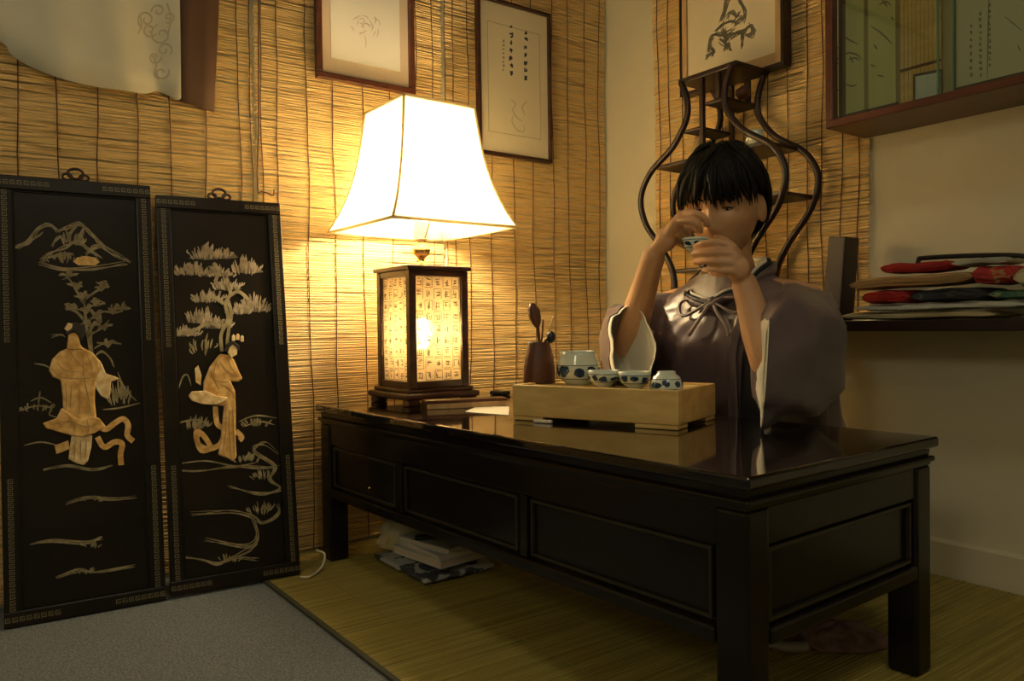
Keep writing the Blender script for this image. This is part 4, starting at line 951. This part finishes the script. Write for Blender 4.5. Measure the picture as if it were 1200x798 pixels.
xa, xb = pyy(1056, 60, IY).x, pyy(1104, 60, IY).x
bo = empty('bamboo_screen', ((xa+xb)/2, IY, CZ0+0.022), 'screen of upright bamboo strips standing inside the glazed case', 'screen')
for i in range(10):
    x = lerp(xa, xb, (i+0.5)/10); w = (xb-xa)/20*0.9
    MB().box(x-w, x+w, IY-0.004, IY, CZ0+0.0225, CZ1-0.05).build('bamboo_strip', 'bamboo', bo)
MB().box(xa, xb, IY-0.0055, IY-0.0042, CZ0+0.10, CZ0+0.106).build('tie_band', 'reed_cord', bo)
# little screen standing in the case
q = [pyy(1071, 66, CY+0.035), pyy(1104, 82, CY+0.045)]
zlo = CZ0+0.019; 
A_, B_ = V((q[0].x, CY+0.032, 0)), V((q[1].x, CY+0.046, 0)); hgt = 0.062
tsn = empty('table_screen', V(((A_.x+B_.x)/2, CY+0.038, zlo)), 'small pale blue table screen in dark frame inside the glazed case', 'ornament')
dd = (B_-A_); nn = V((dd.y, -dd.x, 0)).normalized()*0.003
fr = MB(); f_ = dd.normalized()*0.004
for (a, b, z0, z1) in ((A_, B_, zlo+0.0005, zlo+0.006), (A_, B_, zlo+hgt-0.004, zlo+hgt), (A_, A_+f_, zlo+0.006, zlo+hgt-0.004), (B_-f_, B_, zlo+0.006, zlo+hgt-0.004)):
    c_ = (a+b)/2; fr.obox(V((c_.x, c_.y, (z0+z1)/2)), (b-a)/2, nn, V((0, 0, (z1-z0)/2)))
fr.build('screen_frame', 'black', tsn)
c_ = (A_+B_)/2; MB().obox(V((c_.x, c_.y, zlo+hgt/2)), dd/2*0.94, nn*0.4, V((0, 0, hgt/2-0.005))).build('screen_pane', 'bluewhite', tsn)
o = MB().box(CX0+0.035, CX0+0.085, CY+0.027, CY+0.048, zlo+0.0005, zlo+0.012).build('ink_stone', 'black', bevel=0.002)
tag(o, 'flat black ink stone lying on the floor of the glazed case', 'ornament')

# ================================================================== UNDER THE TABLE
pr = [V((-1.745, 0.845, 0)), V((-1.50, 0.845, 0)), V((-1.505, 1.035, 0)), V((-1.75, 1.04, 0))]
rs = []
for i in range(13):
    row = []
    for j in range(13):
        a = pr[0].lerp(pr[1], i/12); b = pr[3].lerp(pr[2], i/12); p = a.lerp(b, j/12)
        e = 0.008*mnoise.noise(V((i*0.7, j*0.7, 3)))
        row.append(V((p.x+e, p.y+0.008*mnoise.noise(V((j*0.6, i*0.6, 8))), FZ+0.010+0.012*(mnoise.noise(V((i*0.45, j*0.45, 1)))+0.5)*(0.3+0.7*min(1, (12-i)/4)))))
    rs.append(row)
o = MB().rings(rs, closed=False).build('printed_cloth', 'print_cloth', smooth=True, solid=0.008)
tag(o, 'crumpled grey and black printed cloth spread on the mat under the table', 'cloth')
def book(label, c, ang, L, Wd, z0, th, m):
    o = empty('book', V((c[0], c[1], z0)), label, 'book', 'books under the low table')
    c = V((c[0], c[1], 0)); ps = rect(c, ang, L, Wd); pi = rect(c, ang, L-0.006, Wd-0.006)
    slab('cover', None, None, m, ps, z0, 0.0015, 0, o); slab('pages', None, None, 'book_pages', pi, z0+0.0016, th-0.0033, 0, o); slab('cover', None, None, m, ps, z0+th-0.0016, 0.0016, 0, o)
z = FZ+0.034
book('thick white book at the bottom of the pile on the printed cloth', (-1.60, 0.945), 0.12, 0.19, 0.14, z, 0.018, 'book_white')
book('thin white booklet in the middle of the pile under the table', (-1.595, 0.95), 0.02, 0.185, 0.135, z+0.0185, 0.010, 'book_white')
book('white paperback on top of the pile under the table', (-1.60, 0.955), 0.2, 0.18, 0.13, z+0.029, 0.011, 'book_white')
o = slab('black_case', 'slim black case lying on top of the white books', 'case', 'black', rect(V((-1.60, 0.93, 0)), 1.0, 0.09, 0.03), z+0.0405, 0.008, 0.003)
# plastic bag
mb = MB(); c = V((-1.735, 0.915, FZ+0.034))
rs = []
for i in range(12):
    t = i/11; z = 0.10*t; w = 0.045*(1-t**1.6)+0.012+0.012*(1 if i > 9 else 0)
    rs.append([c+V((math.cos(a)*w*1.0*(1+0.25*mnoise.noise(V((math.cos(a)*2, math.sin(a)*2, t*5)))), math.sin(a)*w*(1+0.25*mnoise.noise(V((math.cos(a)*2, math.sin(a)*2, t*5+9)))), z)) for a in [2*PI*k/28 for k in range(28)]])
o = mb.rings(rs, True, True).build('plastic_bag', 'plastic_bag', smooth=False); tag(o, 'crumpled pale plastic bag standing behind the books under the table', 'bag')
# white cord near the left leg
cp = [(352, 676, 0), (362, 676, 0), (372, 670, 0), (379, 661, 0.012), (377, 653, 0.02), (370, 654, 0.006)]
pts = [pz(x, y, FZ+0.004) for x, y, z in cp[:3]]
base = pts[-1]; pts += [base+V((-0.012, 0.02, 0.012)), base+V((-0.03, 0.03, 0.03)), base+V((-0.05, 0.02, 0.035)), base+V((-0.075, 0.03, 0.03))]
o = MB().tube(smoothpath(pts, 6), 0.0028, 8).build('lamp_cord', 'white_cord', smooth=True); tag(o, 'thin white lamp cord lying on the mat beside the table leg', 'cord')
# garment heap at the right end under the table
def heap(name, label, cat, m, c, rx, ry, rz, ang, seed):
    M = Matrix.Rotation(ang, 3, 'Z'); mb = MB(); vs = []; fs = []; U_, W_ = 36, 14
    for i in range(W_+1):
        ph = PI/2*i/W_
        for j in range(U_):
            t = 2*PI*j/U_; n = mnoise.noise(V((math.cos(t)*2.2+seed, math.sin(t)*2.2, ph*2)))+0.5*mnoise.noise(V((math.cos(t)*5+seed, math.sin(t)*5, ph*4)))
            k = 1+0.28*n; p = V((rx*math.cos(ph)*math.cos(t)*k, ry*math.cos(ph)*math.sin(t)*k, rz*math.sin(ph)*(1+0.35*n)))
            vs.append(V(c)+M @ p)
    for i in range(W_):
        for j in range(U_): fs.append((i*U_+j, i*U_+(j+1) % U_, (i+1)*U_+(j+1) % U_, (i+1)*U_+j))
    fs.append(tuple(range(U_-1, -1, -1)))
    o = mb.add(vs, fs).build(name, m, smooth=True); tag(o, label, cat); return o
heap('folded_garment', 'dusky pink crumpled garment lying on the mat under the table end', 'garment', 'pink_cloth', (-0.785, 1.285, FZ+0.001), 0.085, 0.05, 0.035, 0.75, 3)
o = MB().tube(smoothpath([V((-0.86, 1.165, FZ+0.012)), V((-0.83, 1.165, FZ+0.012)), V((-0.80, 1.175, FZ+0.014)), V((-0.785, 1.20, FZ+0.014))], 6), [0.006]+[0.011]*17+[0.006], 10, flat=((0, 0, 1), 0.8)).build('rolled_sash', 'grey_cloth', smooth=True)
tag(o, 'grey rolled sash curving beside the pink garment under the table', 'cloth')
# ================================================================== PERSON DRINKING TEA
person = empty('person', (-1.14, 1.50, 0.062), 'person in mauve silk robe sipping from a small cup behind the table', 'person')
HC = V((-1.101, 1.378, 0.832)); psi = R(22); pit = R(8)
he = V((math.cos(psi), math.sin(psi), 0)); hf0 = V((math.sin(psi), -math.cos(psi), 0)); hu0 = V((0, 0, 1))
hf = hf0*math.cos(pit)-hu0*math.sin(pit); hu = hu0*math.cos(pit)+hf0*math.sin(pit)
def hw(p): return HC+he*p[0]+hf*p[1]+hu*p[2]
def ga(x, s): return math.exp(-(x/s)**2)
def head_local(dx, dy, dz):
    s = max(0.0, -dz); u = max(0.0, dz)
    wz = 1-0.34*s**1.7; x = dx*0.0745*wz
    yf = 0.093 if dy > 0 else 0.100*(1-0.50*s)
    y = dy*yf*(1-0.10*s if dy > 0 else 1)+0.006*s
    z = dz*(0.112 if dz > 0 else 0.118)
    if dy > 0.25:
        k = min(1.0, (dy-0.25)/0.3); d = 0.0
        d += 0.021*ga(x, 0.0105)*ga(z+0.040, 0.016)+0.010*ga(x, 0.008)*ga(z+0.015, 0.025)+0.006*ga(abs(x)-0.012, 0.006)*ga(z+0.044, 0.008)
        d -= 0.0105*ga(abs(x)-0.031, 0.017)*ga(z-0.001, 0.012)
        d += 0.0045*ga(z-0.020, 0.009)*ga(x, 0.05)
        d += 0.004*ga(abs(x)-0.046, 0.015)*ga(z+0.028, 0.015)
        d += 0.006*ga(x, 0.022)*ga(z+0.068, 0.012)-0.004*ga(x, 0.022)*ga(z+0.068, 0.0022)
        d += 0.007*ga(x, 0.016)*ga(z+0.102, 0.014)
        y += d*k
    return (x, y, z)
body = MB()
U_, W_ = 88, 64; vs = []; fs = []
for i in range(W_+1):
    ph = PI*i/W_-PI/2; cp_ = max(math.cos(ph), 1e-3)
    for j in range(U_):
        t = 2*PI*j/U_; vs.append(hw(head_local(cp_*math.cos(t), cp_*math.sin(t), math.sin(ph))))
for i in range(W_):
    for j in range(U_): fs.append((i*U_+j, i*U_+(j+1) % U_, (i+1)*U_+(j+1) % U_, (i+1)*U_+j))
fs += [tuple(range(U_-1, -1, -1)), tuple(range(W_*U_, (W_+1)*U_))]
body.add(vs, fs)
HM = Matrix((he, hf, hu)).transposed()
for s in (-1, 1):
    EM = HM @ Matrix.Rotation(R(18)*s, 3, 'Z') @ Matrix.Rotation(R(-10), 3, 'X')
    body.ell(hw((s*0.0775, -0.012, -0.006)), 0.008, 0.018, 0.031, EM, 18, 12)          # ear
    body.ell(hw((s*0.031, 0.0675, 0.0068)), 0.0155, 0.0128, 0.0082, HM, 16, 10)         # upper lid
    body.ell(hw((s*0.031, 0.0640, -0.0085)), 0.0140, 0.0115, 0.0060, HM, 16, 10)        # lower lid
def limb(pts, rad, seg=16, n=5):
    P = [V((*p, 0)) if len(p) == 2 else V(p) for p in pts]
    P2 = smoothpath(P, n); R2 = []
    for i in range(len(pts)-1):
        for k in range(n): R2.append(lerp(rad[i], rad[i+1], k/n))
    R2.append(rad[-1]); body.tube(P2, R2, seg)
    for p, r_ in ((P2[0], R2[0]), (P2[-1], R2[-1])): body.ell(p, r_*0.98, r_*0.98, r_*0.98, None, seg, 8)
NB = V((-1.130, 1.447, 0.675))
limb([hw((0, -0.018, -0.05)), hw((0, -0.026, -0.11)), NB, NB+V((-0.005, 0.01, -0.06))], [0.052, 0.049, 0.055, 0.075])
SR, SL = V((-1.315, 1.455, 0.615)), V((-0.965, 1.465, 0.615))
limb([SR, NB+V((0, 0.01, -0.045)), SL], [0.052, 0.062, 0.052])
limb([NB+V((0, 0.015, -0.08)), V((-1.14, 1.47, 0.50)), V((-1.14, 1.485, 0.34)), V((-1.14, 1.52, 0.20))], [0.085, 0.088, 0.085, 0.10])
# folded legs (kneeling)
for s in (-1, 1):
    limb([V((-1.14+s*0.07, 1.54, 0.185)), V((-1.14+s*0.15, 1.40, 0.165)), V((-1.14+s*0.17, 1.35, 0.13)), V((-1.14+s*0.14, 1.48, 0.105)), V((-1.14+s*0.09, 1.66, 0.10))], [0.075, 0.062, 0.05, 0.042, 0.03])
ER, EL = pyy(736, 404, 1.275), pyy(900, 422, 1.235)
WR, WL = pyy(766, 299, 1.190), pyy(872, 331, 1.225)
limb([SR, SR.lerp(ER, 0.5)+V((-0.01, 0, 0)), ER], [0.045, 0.041, 0.035])
limb([SL, SL.lerp(EL, 0.5)+V((0.01, 0, 0)), EL], [0.045, 0.041, 0.035])
limb([ER, ER.lerp(WR, 0.35), ER.lerp(WR, 0.75), WR], [0.034, 0.0335, 0.0265, 0.0235])
limb([EL, EL.lerp(WL, 0.35), EL.lerp(WL, 0.75), WL], [0.034, 0.0335, 0.0265, 0.0235])
def hand(W0, fingers, thumb, fr):
    kn = []
    for f in fingers:
        P = [pyy(*q) for q in f]
        body.tube(smoothpath([W0, W0.lerp(P[0], 0.55), P[0]], 4), [0.017]*4+[0.013]*4+[0.0105], 12)
        limb(P, [0.0098*fr, 0.0086*fr, 0.0078*fr, 0.0066*fr], 12, 4); kn.append(P[0])
    for a, b in zip(kn[:-1], kn[1:]):
        for t in (0.35, 0.7): body.tube([W0.lerp(a.lerp(b, 0.5), t), a.lerp(b, 0.5).lerp(W0, 0.12)], 0.0125, 10)
    body.ell(W0.lerp((kn[0]+kn[-1])/2, 0.55), 0.024, 0.02, 0.026, None, 16, 10)
    P = [pyy(*q) for q in thumb]; limb([W0.lerp(P[0], 0.3)]+P, [0.015, 0.0125, 0.0105, 0.0075], 12, 4)
# his left hand: four fingers laid across the front of the cup, thumb at its back
hand(WL, [[(855, 287, 1.190), (839, 284, 1.172), (824, 285.5, 1.170), (815, 289, 1.178)],
          [(858, 297.5, 1.190), (840, 295.5, 1.168), (823, 296, 1.166), (812, 298, 1.176)],
          [(861, 308, 1.192), (842, 306.5, 1.170), (826, 306, 1.168), (815, 307, 1.178)],
          [(864, 318, 1.196), (848, 317, 1.178), (834, 316, 1.176), (825, 316, 1.184)]],
     [(862, 298, 1.245), (850, 284, 1.262), (838, 279, 1.262)], 0.87)
# his right hand: curled from the other side, two fingers on the rim, two behind the cup
hand(WR, [[(801, 251, 1.190), (815, 250, 1.186), (826, 256, 1.196), (830, 264, 1.206)],
          [(794, 259, 1.182), (808, 259, 1.178), (818, 264, 1.188), (821, 271, 1.200)],
          [(788, 268, 1.186), (799, 270, 1.196), (806, 275, 1.222), (808, 280, 1.245)],
          [(784, 278, 1.190), (792, 282, 1.205), (798, 286, 1.230), (802, 289, 1.250)]],
     [(784, 270, 1.225), (799, 266, 1.250), (812, 270, 1.258)], 0.87)
src = body.build('body_source', 'skin', person)
md = src.modifiers.new('remesh', 'REMESH'); md.mode = 'VOXEL'; md.voxel_size = 0.0029
sm = src.modifiers.new('smooth', 'SMOOTH'); sm.factor = 0.5; sm.iterations = 2
bpy.context.view_layer.update()
me = bpy.data.meshes.new_from_object(src.evaluated_get(bpy.context.evaluated_depsgraph_get()))
me.polygons.foreach_set('use_smooth', [True]*len(me.polygons))
bpy.data.objects.remove(src)
me.name = 'body'
bo_ = bpy.data.objects.new('body', me); COL.objects.link(bo_); bo_.parent = person
if not me.materials: me.materials.append(MATS['skin'])
# eyes, brows
for s in (-1, 1):
    ey_ = MB().ell(hw((s*0.031, 0.0662, 0.001)), 0.0125, 0.0122, 0.0122, HM, 18, 12).build('eye', 'eye_white', person, smooth=True)
    MB().ell(hw((s*0.0295, 0.0742, -0.0022)), 0.0056, 0.0046, 0.0054, HM, 14, 10).build('iris', 'iris', ey_, smooth=True)
    MB().tube(smoothpath([hw((s*0.0165, 0.0800, -0.0015)), hw((s*0.024, 0.0815, 0.0008)), hw((s*0.033, 0.0795, 0.0010)), hw((s*0.043, 0.0735, -0.0015))], 4), [0.0004]+[0.0013]*10+[0.0009, 0.0004], 6).build('lashes', 'hair', ey_, smooth=True)
    MB().tube(smoothpath([hw((s*0.014, 0.0930, 0.0175)), hw((s*0.026, 0.0915, 0.0235)), hw((s*0.038, 0.0850, 0.0235)), hw((s*0.049, 0.0740, 0.0175))], 4), [0.0010]+[0.0019]*10+[0.0014, 0.0006], 6).build('eyebrow', 'hair', person, smooth=True)
MB().ell(hw((0, 0.0925, -0.0640)), 0.018, 0.0055, 0.0035, HM, 16, 8).build('lips', 'lips', person, smooth=True)
# hair
def dirv(th, ph): return (math.cos(ph)*math.sin(th), math.cos(ph)*math.cos(th), math.sin(ph))      # th 0 = front
def scalp(th, ph, off):
    d = dirv(th, ph); p = head_local(*d); k = (1+off/0.09); return hw((p[0]*k, p[1]*k if abs(th) > 0.9 or ph > 0.55 else p[1]+off, p[2]*k))
def hairline(th):
    a = abs(th)
    return interp([0, 0.7, 1.1, 1.35, 1.75, 2.3, 3.15], [0.62, 0.55, 0.36, 0.22, 0.22, -0.35, -0.55], a)
cap = MB(); rs = []; NT = 72; NP = 16
for i in range(NP+1):
    ring = []
    for j in range(NT):
        th = -PI+2*PI*j/NT; ph0 = hairline(th); ph = lerp(ph0, PI/2-0.01, i/NP)
        off = 0.018-0.006*(i/NP)+0.004*math.sin(th*9)*math.sin(i)+0.004*mnoise.noise(V((math.sin(th)*4, math.cos(th)*4, i*0.5)))
        if i == 0: off = 0.004
        if i == 1: off = 0.014
        ring.append(scalp(th, ph, off))
    rs.append(ring)
cap.rings(rs, False, True)
hr = random.Random(31)
def lock(th0, ph0, th1, ph1, r0, off0, off1):
    pts = []; n = 8
    for i in range(n+1):
        t = i/n; pts.append(scalp(lerp(th0, th1, t), lerp(ph0, ph1, t), lerp(off0, off1, t)+0.006*math.sin(t*PI)))
    cap.tube(pts, [r0*(0.75 if i == 0 else 1.0)*(1-(i/n)**2.2*0.93) for i in range(n+1)], 6)
for i in range(95):         # ragged fringe
    th = hr.uniform(-1.15, 1.10); ln = hr.choice((0.05, 0.12, 0.19, 0.27))
    lock(th*0.45+hr.uniform(-0.25, 0.25), 1.15+hr.uniform(-0.25, 0.2), th+hr.uniform(-0.22, 0.10)-0.05, ln+hr.uniform(-0.05, 0.06)-0.10*max(0, abs(th)-0.75), hr.uniform(0.005, 0.0105), 0.016, hr.uniform(0.006, 0.016))
for i in range(190):        # sides and back
    sg = hr.choice((-1, 1)); th = sg*hr.uniform(0.95, 3.1); hl = hairline(th)
    end = hl-hr.uniform(0.0, 0.20)
    if 1.0 < abs(th) < 1.25: end = hr.uniform(-0.02, 0.18)
    if 1.25 <= abs(th) < 2.0: end = hr.uniform(0.14, 0.30)
    lock(th*0.75, 1.15+hr.uniform(-0.3, 0.2), th+hr.uniform(-0.14, 0.14), end, hr.uniform(0.006, 0.011), 0.018, hr.uniform(0.010, 0.024))
for i in range(70):         # ruffled crown
    th = hr.uniform(-3.1, 3.1); lock(th, 1.5, th+hr.uniform(-0.9, 0.9), hr.uniform(0.55, 1.05), hr.uniform(0.005, 0.008), 0.012, hr.uniform(0.018, 0.034))
cap.build('hair', 'hair', person, smooth=True)

# ---- robe body
RZ = [0.064, 0.10, 0.18, 0.26, 0.34, 0.44, 0.52, 0.58, 0.615, 0.64, 0.662, 0.680, 0.694]
RA = [0.285, 0.285, 0.272, 0.252, 0.24, 0.232, 0.232, 0.230, 0.215, 0.190, 0.150, 0.108, 0.078]
RB = [0.215, 0.21, 0.18, 0.150, 0.135, 0.126, 0.122, 0.112, 0.103, 0.094, 0.084, 0.074, 0.066]
RCY = [1.545, 1.54, 1.515, 1.49, 1.475, 1.465, 1.46, 1.46, 1.46, 1.46, 1.458, 1.455, 1.452]
def robe(phi, z, off=0.0):
    a = interp(RZ, RA, z)+off; b = interp(RZ, RB, z)+off; cy_ = interp(RZ, RCY, z)
    sx_, cx_ = math.sin(phi), math.cos(phi)
    e = 0.86
    x = math.copysign(abs(sx_)**e, sx_)*a; y = -math.copysign(abs(cx_)**e, cx_)*b
    k = min(1, max(0, (0.67-z)/0.06))
    rad = math.sin(0.5+phi*11+z*14)*0.0035+math.sin(phi*19-z*30)*0.0022+0.006*math.sin(phi*6+z*9+1)
    tie = 0.006*math.sin(math.atan2(phi*0.13-0.015, 0.63-z)*16)*math.exp(-((phi-0.12)**2/0.5+(z-0.57)**2/0.012))
    q = 1+(rad*k+tie)/0.2
    return V((-1.138+x*q, cy_+y*q, z))
rs = []
for i in range(64):
    z = lerp(RZ[0], RZ[-1], i/63)
    rs.append([robe(-PI+2*PI*j/120, z) for j in range(120)])
MB().rings(rs, True, False).build('robe', 'silk', person, smooth=True)
def strip(name, m, cl_, w, off, th=0.003, n=24):
    """band following the robe surface; cl_: (phi,z) control points"""
    ps = smoothpath([V((a, b, 0)) for a, b in cl_], 8); L = []
    rs = []
    for i, p in enumerate(ps):
        d = ps[min(i+1, len(ps)-1)]-ps[max(i-1, 0)]; dd_ = V((d.x*0.2, d.y, 0)); dd_.normalize(); nx, ny = -dd_.y, dd_.x
        ww = w[0]+(w[1]-w[0])*i/(len(ps)-1)
        row = [robe(p.x+nx*ww*s/0.2, p.y+ny*ww*s, off+th*(1-abs(s)*0.6)) for s in (-1, -0.5, 0, 0.5, 1)]
        rs.append(row)
    return MB().rings(rs, closed=False).build(name, m, person, smooth=True, solid=0.002)
def free_strip(name, m, pts, wv_, solid=0.003):
    ps = smoothpath(pts, 6); rs = []
    for i, p in enumerate(ps): rs.append([p-V(wv_)*s for s in (-1, -0.33, 0.33, 1)])
    return MB().rings(rs, closed=False).build(name, m, person, smooth=True, solid=solid)
# collars round the neck, crossing on the chest
def neck_ring(ang, r_, z): return NB+V((math.sin(ang)*r_, -math.cos(ang)*r_*0.92, z-NB.z))
for (nm, m, dr, dz, wdt) in (('inner_collar', 'lining', 0.000, 0.006, 0.014), ('dark_collar', 'silk_dark', 0.010, 0.000, 0.017), ('robe_collar', 'silk', 0.021, -0.008, 0.018)):
    for s in (-1, 1):
        pts = [neck_ring(s*PI*0.98, 0.068+dr, 0.712+dz), neck_ring(s*2.0, 0.070+dr, 0.708+dz), neck_ring(s*1.25, 0.074+dr, 0.685+dz), neck_ring(s*0.75, 0.085+dr, 0.650+dz)]
        q = robe(s*0.16+0.04, 0.640+dz, 0.010+dr*0.25); q2 = robe(-s*0.04+0.06, 0.622+dz, 0.006+dr*0.25)
        pts += [q, q2]
        ps = smoothpath(pts, 6); rs = []
        for i, p in enumerate(ps):
            t = i/(len(ps)-1); c_ = V((NB.x, NB.y, p.z)); out = (p-c_); out.z = 0; out.normalize()
            wv = V((0, 0, 1))*(1-t)+(V((s*0.75, 0, 0.55)))*t
            rs.append([p+wv*wdt*k+out*(0.004 if abs(k) < 1 else 0) for k in (-1, -0.3, 0.4, 1)])
        MB().rings(rs, closed=False).build(nm, m, person, smooth=True, solid=0.003)
strip('dark_front_panel', 'silk_dark', [(0.60, 0.60), (0.53, 0.52), (0.52, 0.42), (0.54, 0.30), (0.56, 0.20)], (0.014, 0.034), 0.006)
strip('front_edge', 'silk', [(0.38, 0.60), (0.33, 0.52), (0.33, 0.42), (0.33, 0.30)], (0.008, 0.010), 0.008)
strip('pale_under_edge', 'lining', [(0.72, 0.54), (0.68, 0.47), (0.66, 0.40)], (0.004, 0.007), 0.010)
# chest tie: knot, two loops, two ends
kp = robe(0.10, 0.632, 0.016)
tie_ = MB().ell(kp, 0.010, 0.008, 0.009, None, 12, 8).build('tie_knot', 'silk', person, smooth=True)
for (a, b) in (((-0.18, 0.628), (-0.12, 0.600)), ((0.36, 0.628), (0.32, 0.604))):
    MB().tube(smoothpath([kp, robe(a[0], a[1]+0.008, 0.020), robe(a[0]*1.25, a[1]-0.012, 0.018), robe(b[0], b[1], 0.018), kp], 5), 0.0038, 8).build('tie_loop', 'silk', tie_, smooth=True)
for (a, b, c_) in ((0.04, 0.00, -0.05), (0.16, 0.24, 0.28)):
    MB().tube(smoothpath([kp, robe(a, 0.605, 0.016), robe(b, 0.580, 0.013), robe(c_, 0.556, 0.013)], 5), [0.0042]*12+[0.0046]*3+[0.004], 8).build('tie_end', 'silk_cord', tie_, smooth=True)

# ---- sleeves
def sleeve(secs, seed, show, lin_from=0.78):
    n = 7; K = 40; path = smoothpath([s[0] for s in secs], n)
    def par(i, k):
        a = i//n; f_ = (i % n)/n
        if a >= len(secs)-1: return V(secs[-1][k])
        return V(secs[a][k]).lerp(V(secs[a+1][k]), f_)
    def ring(i, sc, push=0.0):
        A_, B_ = par(i, 1), par(i, 2); out = []; t = i/(len(path)-1)
        for k in range(K):
            a = 2*PI*k/K; ca, sa = math.cos(a), math.sin(a)
            x = math.copysign(abs(ca)**0.9, ca)
            zz = sa if sa > 0 else -abs(sa)**0.75*1.08
            dr_ = 1.0 if sa < 0 else 0.45
            f_ = 1+0.06*math.sin(a*5+t*6+seed)*t+0.045*dr_*math.sin(a*7-t*13+seed*2)+0.045*math.sin(t*15+a*2+seed)*(1-0.6*t)+0.02*math.sin(a*13+t*25+seed)
            out.append(path[i]+A_*(x*sc*f_)+B_*(zz*sc*f_))
        return out
    N_ = len(path)
    o = MB().rings([ring(i, 1.0) for i in range(N_)], True, False).build('sleeve', 'silk', person, smooth=True)
    k0 = int(N_*lin_from)
    d = (path[-1]-path[-3]).normalized()
    ext = [[p+d*(show*f_) for p in ring(N_-1, 0.945-0.02*f_+0.02*math.sin(f_*3))] for f_ in (0.25, 0.5, 0.75, 1.0)]
    MB().rings([ring(i, 0.945) for i in range(k0, N_)]+ext, True, False).build('sleeve_lining', 'lining', o, smooth=True, solid=0.0015)
    a, b = ring(N_-1, 1.004), ring(N_-1, 0.950)
    d = (path[-1]-path[-2]).normalized()*0.003
    e = [p+d for p in a]; f = [p+d for p in b]
    MB().rings([a, e, f, b], False, False).build('sleeve_edge', 'silk_dark', o)
    return o
up_ = V((0, 0, 1))
sleeve([(V((-1.270, 1.455, 0.585)), V((0.55, -0.83, 0))*0.080, up_*0.080),
        (V((-1.340, 1.410, 0.555)), V((0.75, -0.66, 0))*0.105, up_*0.100),
        (V((-1.370, 1.345, 0.527)), V((0.90, -0.42, 0))*0.122, up_*0.108),
        (V((-1.325, 1.275, 0.520)), V((0.92, -0.30, -0.10))*0.108, V((-0.10, 0.02, 1))*0.100),
        (pyy(738, 405, 1.205), V((0.86, 0.36, -0.20))*0.057, V((-0.20, 0.20, 0.95))*0.090)], 1.0, 0.026)
sleeve([(V((-1.000, 1.465, 0.585)), V((0.55, 0.83, 0))*0.080, up_*0.080),
        (V((-0.935, 1.410, 0.545)), V((0.90, 0.42, 0))*0.085, up_*0.108),
        (V((-0.885, 1.325, 0.528)), V((0.95, 0.30, 0))*0.082, up_*0.116),
        (V((-0.858, 1.230, 0.526)), V((0.88, 0.05, 0))*0.074, up_*0.104),
        (pyy(898, 433, 1.165), V((0.0330, -0.0420, 0)), V((0.0, 0.12, 1))*0.086)], 2.3, 0.010)
# held cup
cc = pyy(815, 296, 1.212)
cup_ = empty('held_tea_cup', cc, 'blue and white porcelain tea cup raised to the lips in both hands', 'cup')
MB().lathe(cup, cc, 32).build('porcelain_body', 'porcelain', cup_, smooth=True)
def prc(z): return interp([0.004, 0.010, 0.020, 0.029], [0.014, 0.0225, 0.0265, 0.0275], z)
band(cup_, cc, prc, 0.011, 0.023, 9, 12)
# cushion
cu = []
for i in range(9):
    t = i/8; z = FZ+0.001+0.054*t; k = 1-0.10*abs(2*t-1)**2.5
    ring = []
    for j in range(48):
        a = 2*PI*j/48; ca, sa = math.cos(a), math.sin(a)
        ring.append(V((-1.14+math.copysign(abs(ca)**0.35, ca)*0.265*k, 1.555+math.copysign(abs(sa)**0.35, sa)*0.235*k, z)))
    cu.append(ring)
o = MB().rings(cu).build('floor_cushion', 'zabuton', smooth=True); tag(o, 'dark square floor cushion beneath the kneeling person', 'cushion')
#NEXT
